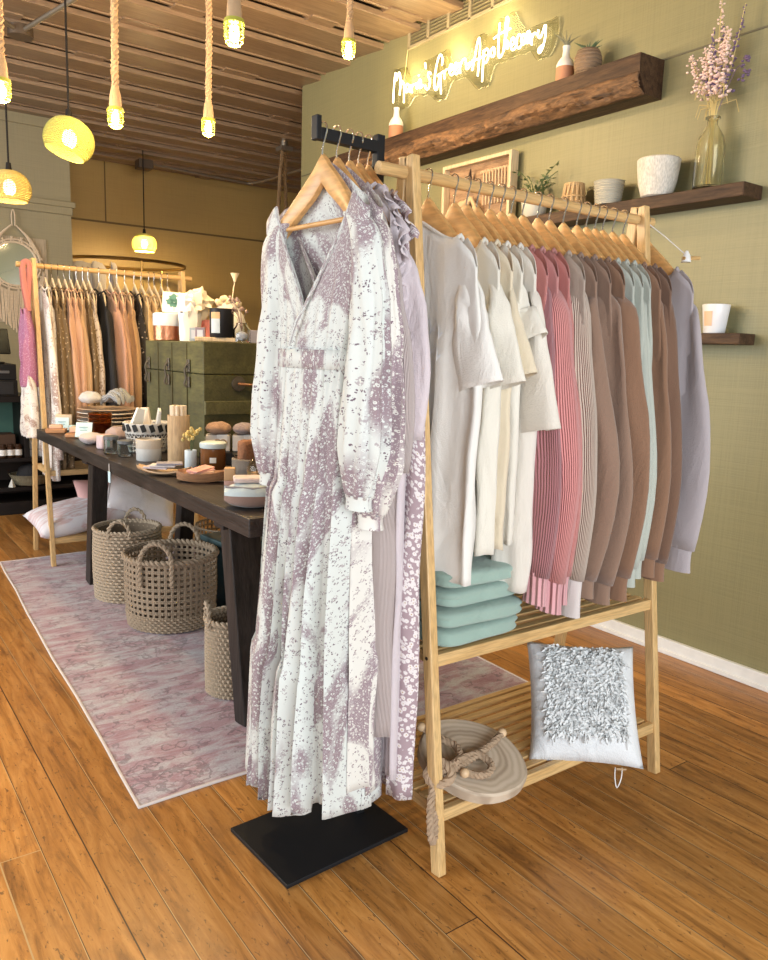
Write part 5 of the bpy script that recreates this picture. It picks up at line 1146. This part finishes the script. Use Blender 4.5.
for a in (-2.25, -2.25 + PI):
    c = Vector((R * math.cos(a), R * math.sin(a), H)); d = Vector((-math.sin(a), math.cos(a), 0)); P = [c + d * (.075 * math.cos(q)) + Vector((0, 0, .095 * math.sin(q) - .0)) for q in [lerp(-.1, PI + .1, k / 20) for k in range(21)]]; P = [P[0] + Vector((0, 0, -.1))] + P + [P[-1] + Vector((0, 0, -.1))]
    m = MB(); helix_rope(m, dense(P, .012), .005, .0085, 20, 2, 6); m.build('handle', M_open, t)
t = thing('open_weave_basket', 'open-weave basket half hidden behind the near table leg', 'basket', (1.90, 4.10, .0075)); R, H = .20, .33
m = MB()
for j in range(11): m.tube([(R * math.cos(2 * PI * i / 60), R * math.sin(2 * PI * i / 60), .015 + j * (H - .02) / 10) for i in range(60)], .006, 4, loop=True)
for k in range(40): m.tube([(R * math.cos(2 * PI * k / 40), R * math.sin(2 * PI * k / 40), z) for z in (.01, H)], .006, 4)
m.lathe([(R * .95, .003), (R * .95, .008)], 30); m.build('open_lattice', M_open, t)
t = thing('storage_box', 'dark teal box standing under the table behind the big basket', 'box', (1.78, 3.66, .0075), .1)
MB().box((0, 0, .17), (.34, .30, .34)).build('box', m_plain('dark_teal_box', (.018, .035, .036), .5), t, smooth=False, bevel=.006); MB().box((0, 0, .35), (.36, .32, .03)).build('lid', m_plain('teal_lid', (.05, .085, .088), .4), t, smooth=False, bevel=.006)

# ---------------------------------------------------------------- cushions
def pillow_mesh(w, h, d, seed, n=26, pinch=.06):
    m = MB(); vs_ = []; fs = []
    for side in (1, -1):
        for j in range(n + 1):
            for i in range(n + 1):
                u, v = 2 * i / n - 1, 2 * j / n - 1; k = (1 - u ** 4) * (1 - v ** 4); px = 1 - pinch * (1 - abs(v) ** 2) * abs(u) ** 3; py = 1 - pinch * (1 - abs(u) ** 2) * abs(v) ** 3
                z = side * d / 2 * max(0, k) ** .55 * (1 + .10 * noise.noise(Vector((u * 2, v * 2, seed + side))))
                vs_.append((u * w / 2 * px, v * h / 2 * py, z))
    N1 = (n + 1) ** 2
    for s_ in range(2):
        for j in range(n):
            for i in range(n):
                a = s_ * N1 + j * (n + 1) + i; q = (a, a + 1, a + n + 2, a + n + 1); fs.append(q if s_ == 0 else q[::-1])
    m.add(vs_, fs, [[(vs_[i][0], vs_[i][1]) for i in f] for f in fs])
    return m
def weld(o):
    q = o.modifiers.new('weld', 'WELD'); q.merge_threshold = .0008; return o
F_wlin = m_fabric('white_linen', (.68, .69, .69), wr=.9, weave=300)
pl = thing('tufted_pillow', 'white shaggy tufted pillow leaning on the lower shelf of the foreground rack', 'pillow', (1.842, 1.445, .308))
PW, PH, PD = .335, .37, .115
body = weld(pillow_mesh(PW, PH, PD, 3).build('cover', F_wlin, pl))
m = MB(); r = random.Random(21)
for k in range(2600):
    u, v = r.uniform(-.70, .70), r.uniform(-.62, .86); kk = (1 - u ** 4) * (1 - v ** 4); z = PD / 2 * max(0, kk) ** .55; c = Vector((u * PW / 2, v * PH / 2, z - .002)); L = r.uniform(.014, .026); a = r.random() * 6.28
    d = Vector((math.cos(a) * .8, math.sin(a) * .8 - .35, r.uniform(.5, 1.3))).normalized(); s_ = d.cross(Vector((r.uniform(-1, 1), r.uniform(-1, 1), .3))).normalized() * r.uniform(.0028, .0046)
    b = c + d * L * .6; e = c + d * L + Vector((math.cos(a) * .004, math.sin(a) * .004 - .005, -.006)); m.add([c - s_, c + s_, b + s_, b - s_, e + s_ * .7, e - s_ * .7], [(0, 1, 2, 3), (3, 2, 4, 5)])
o = m.build('shaggy_tufts', m_plain('white_tufts', (.72, .73, .72), .9, var=.06), pl, smooth=False); o['kind'] = 'stuff'
tg = MB().box((.10, -PH / 2 - .006, .004), (.028, .003, .02)).build('sewn_tag', M_kraft, pl, smooth=False)
MB().tube(catmull([(.085, -PH / 2, .0), (.082, -PH / 2 - .03, .0), (.088, -PH / 2 - .055, -.01), (.100, -PH / 2 - .03, 0), (.105, -PH / 2, 0)], 4), .0016, 5).build('cord_loop', m_plain('white_cord', (.75, .74, .72), .7), tg)
pl.rotation_euler = (math.radians(52), math.radians(0), math.radians(-40))
def cushion(label, loc, rot, w, h, d, mat, seed, tassel=None):
    t = thing('cushion', label, 'cushion', loc); t.rotation_euler = rot; weld(pillow_mesh(w, h, d, seed).build('cover', mat, t))
    if tassel:
        m = MB()
        for k in range(60):
            f = k / 59; u = lerp(-1, 1, f); m.sphere((-w / 2 * (1 - .06 * (1 - u * u)), u * h / 2, 0), .009, 6, 4)
        m.build('pompom_edge', tassel, t)
    return t
def mat_tie():
    T = NT('pink_tie_dye'); v = T.mapping('UV'); n = T.n('TexNoise', Vector=T.mapping('UV', (1, 3, 1)), Scale=4.0, Detail=4.0, Distortion=1.5)
    T.col(T.ramp(n.outputs[0], [(.42, (.70, .68, .71)), (.52, (.58, .42, .42)), (.60, (.70, .66, .68))])); T.set(Roughness=.85); return T.m
cushion('white and pink tie-dyed cushion lying left on the lower shelf of the far rack', (1.285, 5.06, .265), (math.radians(12), math.radians(-8), .06), .56, .36, .15, mat_tie(), 5)
cushion('greyish white cushion with pompom edge leaning on the far rack beside the tie-dyed cushion', (1.70, 5.05, .345), (math.radians(38), math.radians(20), -.15), .46, .38, .17, m_fabric('greyish_cotton', (.80, .76, .77), wr=.6), 8, m_plain('white_pompom', (.72, .70, .70), .9))
cushion('pink cushion tucked between the tie-dyed and the greyish cushion on the far rack', (1.50, 5.16, .325), (math.radians(62), 0, .1), .38, .32, .12, m_fabric('dusty_pink_cotton', (.62, .36, .34), wr=.6), 9)

# ---------------------------------------------------------------- lower shelf: wood slice with rope and beads; upper shelf: folded sweaters
def mat_slice():
    T = NT('wood_slice_rings'); sp = T.n('SeparateXYZ'); T.l(T.tc.outputs['Object'], sp.inputs[0]); n = T.n('TexNoise', Vector=T.mapping('Object'), Scale=7.0, Detail=4.0)
    d = T.math('POWER', T.math('ADD', T.math('POWER', sp.outputs[0], 2.0), T.math('POWER', sp.outputs[1], 2.0)), .5); d = T.math('ADD', d, T.math('MULTIPLY', n.outputs[0], .055)); w = T.math('SINE', T.math('MULTIPLY', d, 330.0)); w2 = T.math('SINE', T.math('MULTIPLY', d, 90.0))
    c = T.ramp(T.math('ADD', T.math('MULTIPLY', w, .22), T.math('ADD', .5, T.math('MULTIPLY', w2, .22))), [(.1, (.38, .29, .205)), (.6, (.56, .45, .33)), (.9, (.62, .51, .39))])
    T.col(c); T.set(Roughness=.65); return T.m
ws = thing('wood_slice', 'round greyish wood slice with visible rings on the lower rack shelf', 'wood slice', (1.425, 1.485, .226))
MB().lathe([(.150, -.019), (.156, -.014), (.158, .012), (.152, .0175), (.0, .0175)], 64, wob=lambda a, z: .02 * math.sin(2 * a + 1) + .012 * math.sin(5 * a)).build('disc', mat_slice(), ws)
ws.rotation_euler = (math.radians(15), math.radians(4), 0)
rp = thing('beaded_rope', 'knotted jute rope with wooden beads draped over the wood slice', 'rope', (1.425, 1.485, .243)); rp.rotation_euler = ws.rotation_euler
M_rope = m_plain('grey_brown_rope', (.36, .25, .16), .9, var=.25, scale=80, bump=.3)
def jr(name, path, R=.0055, r=.0062):
    m = MB(); helix_rope(m, dense(catmull(path, 6), .006), R, r, 24, 3, 5); return m.build(name, M_rope, rp)
jr('rope_strand', [(.125, .02, .022), (.05, -.01, .022), (-.04, -.035, .022), (-.12, -.055, .024), (-.168, -.055, .03)])
jr('rope_strand', [(-.10, .115, .022), (-.075, .06, .022), (-.055, .02, .024), (-.075, -.02, .030), (-.115, -.045, .036), (-.165, -.06, .040)])
jr('rope_loop', [(-.10, -.075, .024), (-.05, -.10, .022), (.0, -.075, .022), (-.01, -.03, .024), (-.06, -.03, .028), (-.12, -.05, .044)])
jr('tail_loop', [(-.165, -.05, .03), (-.20, -.075, -.01), (-.225, -.12, -.06), (-.225, -.145, -.10), (-.205, -.13, -.10), (-.19, -.09, -.05), (-.172, -.06, .02)])
m = MB(); helix_rope(m, dense(catmull([(-.180, -.03, .02), (-.150, -.05, .045), (-.158, -.085, .03), (-.19, -.07, .005), (-.195, -.035, .015), (-.165, -.035, .045), (-.150, -.075, .04)], 6), .006), .006, .008, 22, 3, 5); m.build('knot', M_rope, rp)
for c, s_ in (((.128, .022, .024), .014), ((-.105, .118, .024), .013), ((-.103, -.078, .026), .013)): MB().sphere(c, s_, 16, 10).build('wooden_bead', m_plain('pale_bead', (.62, .43, .25), .5), rp)
F_teal = m_fabric('sage_teal_sweatshirt', (.30, .42, .355), wr=.7)
def folded_sweater(k, z, lb):
    t = thing('folded_sweater', lb, 'sweater', (1.418 + .004 * k, 1.612 + .006 * (-1) ** k, z), .03 * (-1) ** k, 'folded green sweaters on the rack shelf'); m = MB(); rings = []; w, d, h = .315, .33, .0535
    def se(x, e): return math.copysign(abs(x) ** e, x)
    for a_ in range(17):
        la = PI * a_ / 16; rr = max(.02, math.sin(la) ** .30); z0 = -se(math.cos(la), .55) * h / 2; ring = []
        for q in range(64):
            lo = 2 * PI * q / 64; c, s_ = math.cos(lo), math.sin(lo); x = w / 2 * rr * se(c, .32); y = d / 2 * rr * se(s_, .32); cr = 1 - .045 * math.exp(-(z0 / .006) ** 2)
            n1 = noise.noise(Vector((x * 9, y * 9, k * 3.1))); ring.append(Vector((x * cr + .006 * noise.noise(Vector((y * 8, z0 * 30, k))), y * cr + .008 * noise.noise(Vector((x * 8, z0 * 30, k + 7))), h / 2 + z0 * (1 + .10 * n1))))
        rings.append(ring)
    m.loft(rings, ul=.7, vl=.3); m.build('body', F_teal, t, angle=70)
for k, lb in enumerate(('bottom one of the four folded sage green sweaters under the tees', 'second folded sage green sweater from the bottom of the stack', 'third folded sage green sweater from the bottom of the stack', 'topmost folded sage green sweater, slumped under the tees')): folded_sweater(k, .584 + k * .0535, lb)
# small price tag strung from the far rack post
t = thing('hanging_tag', 'small white knotted tag with a stick strung from the far post of the rack', 'tag', (2.19, 1.63, 1.80))
MB().tube([(0, 0, 0), (.04, -.06, -.055), (.075, -.12, -.115)], .0018, 5).build('string', m_plain('white_cord', (.75, .74, .72), .7), t); MB().tube([(.06, -.12, -.125), (.13, -.13, -.118)], .006, 8).build('stick', M_bamx, t); MB().lathe([(.016, -.135), (.012, -.115), (.004, -.10)], 10, c=(.075, -.12, 0)).build('knot', m_plain('white_tag', (.72, .72, .70), .7), t)

# ---------------------------------------------------------------- far rack clothes
HF = 'cream hangers on the far rack'; GF = 'clothes hanging on the far rack'
F_pch = m_fabric('peach_jersey', (.52, .31, .20), wr=.6); F_tan = m_fabric('tan_jersey', (.42, .26, .13), wr=.6); F_blk = m_fabric('black_knit', (.012, .012, .014), wr=.5); F_car = m_fabric('rose_tan_cardigan', (.48, .27, .19), wr=.6)
F_ylw = m_fabric('straw_jersey', (.62, .44, .22), wr=.6)
M_dot = m_dots('brown_dotted_print', (.13, .085, .04), (.42, .32, .20), 60, .22); M_dot2 = m_dots('black_dotted_print', (.016, .014, .014), (.5, .42, .34), 60, .20)
M_fl4 = m_floral('white_floral_print', (.66, .63, .58), (.34, .24, .20), (.26, .20, .18), 1.1, .56, True, .6); M_dot3 = m_dots('speckled_cream', (.48, .40, .32), (.18, .12, .08), 90, .34)
spec = [(1.150, M_fl4, -1.28, 'dress', 'floral_dress', 'white floral dress with long sleeve, next to the mauve slip on the far rack'),
 (1.190, M_dot, -1.20, 'dress', 'dotted_dress', 'brown dotted dress hanging second on the far rack after the white floral one'), (1.226, M_dot, -1.20, 'dress', 'dotted_dress', 'brown dotted dress hanging right before the peach tops on the far rack'),
 (1.262, F_pch, -1.10, 'top', 'long_sleeved_tee', 'peach top, first of the three peach ones on the far rack'), (1.296, F_pch, -1.10, 'top', 'long_sleeved_tee', 'peach top, middle of the three peach ones on the far rack'), (1.334, F_tan, -1.10, 'top', 'long_sleeved_tee', 'tan peach top, last before the dotted ones on the far rack'),
 (1.372, M_dot, -1.0, 'top', 'dotted_jersey', 'brown dotted top between the tan top and the speckled cream one'), (1.405, M_dot3, -1.0, 'top', 'dotted_jersey', 'speckled cream top right beside the black sweater on the far rack'),
 (1.470, F_blk, -1.02, 'sweater', 'black_sweater', 'black sweater in the middle of the far rack'), (1.535, F_car, -.98, 'cardigan', 'cardigan', 'rose tan cardigan with wide sleeve right of the black sweater'), (1.580, F_pch, -1.0, 'top', 'long_sleeved_tee', 'peach top behind the rose tan cardigan on the far rack'),
 (1.630, F_tan, -1.0, 'top', 'long_sleeved_tee', 'tan top left of the black dotted blouse on the far rack'), (1.690, M_dot2, -.95, 'blouse', 'dotted_blouse', 'black dotted blouse near the right end of the far rack'), (1.735, F_ylw, -.95, 'top', 'long_sleeved_tee', 'straw yellow top right of the black dotted blouse'), (1.785, F_ylw, -.95, 'top', 'long_sleeved_tee', 'straw yellow top behind the leaf card, last garment on the far rack')]
for k, (x, mt, hem, cat, nm, lb) in enumerate(spec):
    hanger(x, 5.10, RZR, 'cream hanger carrying the ' + lb.split(' on the far')[0].split(',')[0], HF, RAIL, M_hangp, .125, False, thin=True)
    wide = nm in ('cardigan', 'black_sweater')
    garment(x, 5.10, RZR, nm, lb, cat, GF, mt, hem, kind='long', end=-.98 if wide else hem + .14, seed=40 + k, drop=.125, top=-.098, neck=.125, out=.02 if wide else -.01, both=True, hw=.21, bw=.19, t1=.026 if wide else .018, sw=1.2 if wide else .85, nf=.05)
for x, lb in ((1.82, 'empty cream hanger right of the straw yellow tops, leftmost of three'), (1.865, 'empty cream hanger, middle of the three at the right end of the far rack'), (1.91, 'empty cream hanger nearest the right post of the far rack')): hanger(x, 5.10, RZR, lb, HF, RAIL, M_hangp, .125, False, thin=True)
# mauve slip hung over the rail end
sl = thing('mauve_slip', 'mauve lace slip with coral straps over the left rail end of the far rack', 'slip', (1.045, 5.10, RAIL), RZR)
m = MB()
for s_, x in ((1, .0), (1, .035)): m.tube(catmull([(x + .015, .004, -.27), (x + .01, -.016, -.12), (x, -.018, -.01), (x, 0, .0185), (x, .018, -.01), (x - .01, .012, -.14), (x - .02, .004, -.27)], 5), .014, 8, ell=.25)
m.build('strap', m_fabric('coral_strap', (.52, .19, .16), wr=.4), sl)
body_mesh(.055, .085, -.72, top=-.26, drop=.02, t0=.02, t1=.03, neck=.03, nf=.05, nb=.01, seed=77, amp=.012, hang_hw=.06).build('lace_bodice', m_dots('mauve_lace', (.34, .13, .22), (.50, .30, .38), 110, .3), sl, solid=.0015, angle=80)
body_mesh(.075, .10, -1.02, top=-.62, drop=.02, t0=.02, t1=.03, neck=.02, nf=.0, nb=0, seed=78, amp=.016, hang_hw=.08).build('floral_hem', M_fl4, sl, solid=.0015, angle=80)

# ---------------------------------------------------------------- mirror, plaque
mr = thing('macrame_mirror', 'round wall mirror in a fringed macrame hanger at the far left', 'mirror', (1.515, 7.80, 2.03), 0)
MB().lathe([(.0, -.004), (.185, -.004), (.185, .004)], 48).build('mirror_glass', m_plain('mirror_silver', (.88, .88, .86), .03, 1.0, var=0), mr, rot=(PI / 2, 0, 0))
M_mac = m_plain('macrame_cord', (.70, .57, .41), .9, var=.2, scale=60)
m = MB()
for rr, th in ((.19, .010), (.215, .008)): m.tube([(rr * math.cos(2 * PI * i / 48), -.012, rr * math.sin(2 * PI * i / 48)) for i in range(48)], th, 6, loop=True)
for k in range(36):
    a = 2 * PI * k / 36; b = a + .12 * (1 if k % 2 else -1); m.tube([(.19 * math.cos(a), -.014, .19 * math.sin(a)), (.24 * math.cos(b), -.012, .24 * math.sin(b))], .006, 5)
for s_ in (-1, 1):
    for q in (0, .025, .05): m.tube(catmull([(s_ * (.22 - q), -.012, .06 + q), (s_ * (.14 - q * .6), -.014, .22 + q * .3), (s_ * .02, -.014, .335)], 5), .007, 5)
m.build('macrame_ring', M_mac, mr)
MB().tube(catmull([(-.012, -.012, .33), (-.014, -.012, .42), (0, -.012, .47), (.014, -.012, .42), (.012, -.012, .33)], 5), .006, 6).build('hanging_loop', M_mac, mr)
m = MB(); r = random.Random(6)
for k in range(46):
    x = lerp(-.27, .27, k / 45); z0 = -math.sqrt(max(0, .24 ** 2 - x * x)) if abs(x) < .24 else -.02; L = -.60 + .10 * abs(x) / .27 * 2 + r.uniform(-.02, .02); m.tube([(x, -.012, z0), (x + r.uniform(-.006, .006), -.016, lerp(z0, L, .5)), (x + r.uniform(-.01, .01), -.012, L)], .0058, 5)
m.build('fringe', M_mac, mr)
pq = thing('wood_plaque', 'pale wood plank panel on the wall behind the macrame mirror', 'panel', (1.52, 7.815, 1.89))
for k in range(3): MB().box((-.18 + .18 * k, -.002, 0), (.178, .014, .76)).build('plank', m_wood('pale_plaque', (.42, .34, .23), (.54, .45, .32), 'z', 7, .7), pq, smooth=False, bevel=.002)

# ---------------------------------------------------------------- brass ring rail with clothes at the back
rg = thing('ring_rail', 'round brass clothing rail in front of the ochre back wall', 'clothes rail', (2.72, 8.5, 0))
M_brass = m_plain('aged_brass', (.40, .26, .09), .3, .9)
MB().tube([(.63 * math.cos(2 * PI * i / 64), .55 * math.sin(2 * PI * i / 64), 2.19) for i in range(64)], .017, 8, loop=True).build('ring', M_brass, rg)
for a in (.6, PI - .6, -PI / 2): MB().tube([(.63 * math.cos(a), .55 * math.sin(a), 2.19), (.63 * math.cos(a), .55 * math.sin(a), 0)], .013, 8).build('upright', M_brass, rg)
for k in range(9):
    a = lerp(PI * .72, PI * 1.36, k / 8); cc = ((.40, .37, .34), (.46, .43, .40), (.34, .29, .26))[k % 3]; tone = ('grey', 'pale grey', 'taupe')[k % 3]
    nth = ('first', 'second', 'third', 'fourth', 'fifth', 'sixth', 'seventh', 'eighth', 'ninth')[k]
    t = thing('hanging_garment', '%s garment on the far brass ring rail, %s along it from the back' % (tone, nth), 'garment', (2.72 + .63 * math.cos(a), 8.5 + .55 * math.sin(a), 2.17), a + PI / 2 + PI / 2, 'clothes on the brass ring rail')
    body_mesh(.17, .18, -.85, top=-.02, drop=.10, t0=.012, t1=.03, neck=.06, nf=.03, seed=60 + k, amp=.014, N=32, M=14).build('body', m_fabric('ring_cloth_%d' % (k % 3), cc, wr=.5), t, angle=80)

# ---------------------------------------------------------------- dark shop counter unit at the far left
M_unit = m_plain('black_stained_unit', (.014, .011, .010), .4, var=.3)
un = thing('shop_counter', 'black shelving counter at the left edge behind the far rack', 'counter', (1.1, 6.75, 0))
MB().box((-.25, 0, .905), (1.0, .44, .05)).build('counter_top', M_unit, un, smooth=False, bevel=.004)
for z in (.05, .20, .43): MB().box((0, 0, z), (1.75, .44, .03 if z > .1 else .10)).build('shelf', M_unit, un, smooth=False, bevel=.003)
for x, h, z0 in ((-.86, .9, 0), (.20, .455, .445), (.86, .46, 0)): MB().box((x, 0, z0 + h / 2), (.035, .44, h)).build('upright', M_unit, un, smooth=False, bevel=.003)
MB().box((-.30, .20, .66), (1.1, .02, .46)).build('teal_back_panel', m_plain('teal_panel', (.07, .17, .13), .7), un, smooth=False)
MB().box((.0, .20, .25), (1.75, .02, .42)).build('dark_back_panel', m_plain('dark_back', (.035, .024, .018), .8), un, smooth=False)
def bx_thing(name, label, cat, loc, size, mat, rz=0, extra=None):
    t = thing(name, label, cat, loc, rz); MB().box((0, 0, size[2] / 2), size).build('case', mat, t, smooth=False, bevel=.005)
    if extra: MB().box(extra[0], extra[1]).build(extra[2], extra[3], t, smooth=False, bevel=.002)
    return t
bx_thing('cash_drawer', 'black cash drawer on the dark counter at the left edge', 'cash drawer', (1.03, 6.72, .93), (.44, .40, .12), M_black, 0, ((0, -.202, .06), (.38, .008, .09), 'drawer_front', m_plain('dark_grey_plastic', (.03, .03, .032), .35)))
bx_thing('receipt_printer', 'black printer box stacked on the cash drawer', 'printer', (1.05, 6.72, 1.051), (.40, .34, .12), M_black, 0, ((.05, -.172, .06), (.2, .008, .02), 'paper_slot', m_plain('grey_slot', (.12, .12, .12), .4)))
sc = thing('point_of_sale_screen', 'black tablet screen on a stand above the counter at the left edge', 'screen', (1.10, 6.66, 1.172), .2)
MB().lathe([(.09, 0), (.09, .012), (.02, .02), (.018, .08)], 24).build('stand', M_black, sc); MB().box((0, -.01, .17), (.26, .018, .20), rot=(-.25, 0, 0)).build('screen', m_plain('black_screen', (.008, .008, .009), .15), sc, smooth=False, bevel=.006)
for k in range(3):
    t = thing('brown_jar', ('left', 'middle', 'right')[k] + ' one of three brown jars with white labels on the dark counter shelf', 'jar', (1.132 + .056 * k, 6.58, .446), 0, 'brown jars on the counter shelf')
    MB().lathe([(.027, 0), (.029, .003), (.029, .085), (.024, .09), (.024, .105), (.02, .106)], 20).build('jar', m_plain('brown_jar_glass', (.045, .022, .012), .2), t); MB().lathe([(.0295, .02), (.0295, .065)], 20, cap0=False, cap1=False).build('label', M_paper, t)
bx_thing('wicker_box', 'brown wicker box behind the brown jars on the counter shelf', 'box', (1.13, 6.78, .446), (.24, .18, .17), m_weave('brown_wicker', (.19, .095, .05), 60, 50))
for k, (x, h) in enumerate(((1.352, .125), (1.42, .12), (1.475, .125), (1.545, .11))):
    t = thing('white_bottle', ('first', 'second', 'third', 'fourth')[k] + ' white lotion bottle from the left on the dark counter shelf', 'bottle', (x, 6.60, .446), 0, 'white bottles on the counter shelf'); MB().lathe([(.026, 0), (.027, .003), (.027, h), (.022, h + .004)], 20).build('bottle', m_plain('white_bottle', (.66, .66, .65), .4), t); MB().lathe([(.0273, h * .45), (.0273, h * .5)], 20, cap0=False, cap1=False).build('band', m_plain('grey_band', (.2, .2, .2), .5), t)
t = thing('woven_bowl', 'wide shallow woven bowl on the lowest shelf of the dark counter', 'bowl', (1.33, 6.62, .216)); MB().lathe([(.08, 0), (.11, .01), (.155, .09), (.149, .092), (.10, .02)], 36).build('bowl', m_weave('olive_straw', (.34, .29, .18), 60, 40), t)
lump('dark_pouch', 'dark lumpy pouch lying in the wide shallow bowl', 'pouch', (1.33, 6.63, .225), .095, m_fabric('charcoal_cloth', (.02, .019, .02), wr=1.0), .85, 3)
t = thing('white_ornament', 'tiny white triangular ornament left of the wide shallow bowl', 'ornament', (1.185, 6.56, .216)); MB().lathe([(.028, 0), (.004, .06), (.002, .065)], 4).build('sail', m_plain('white_plaster', (.60, .58, .52), .7), t, smooth=False)
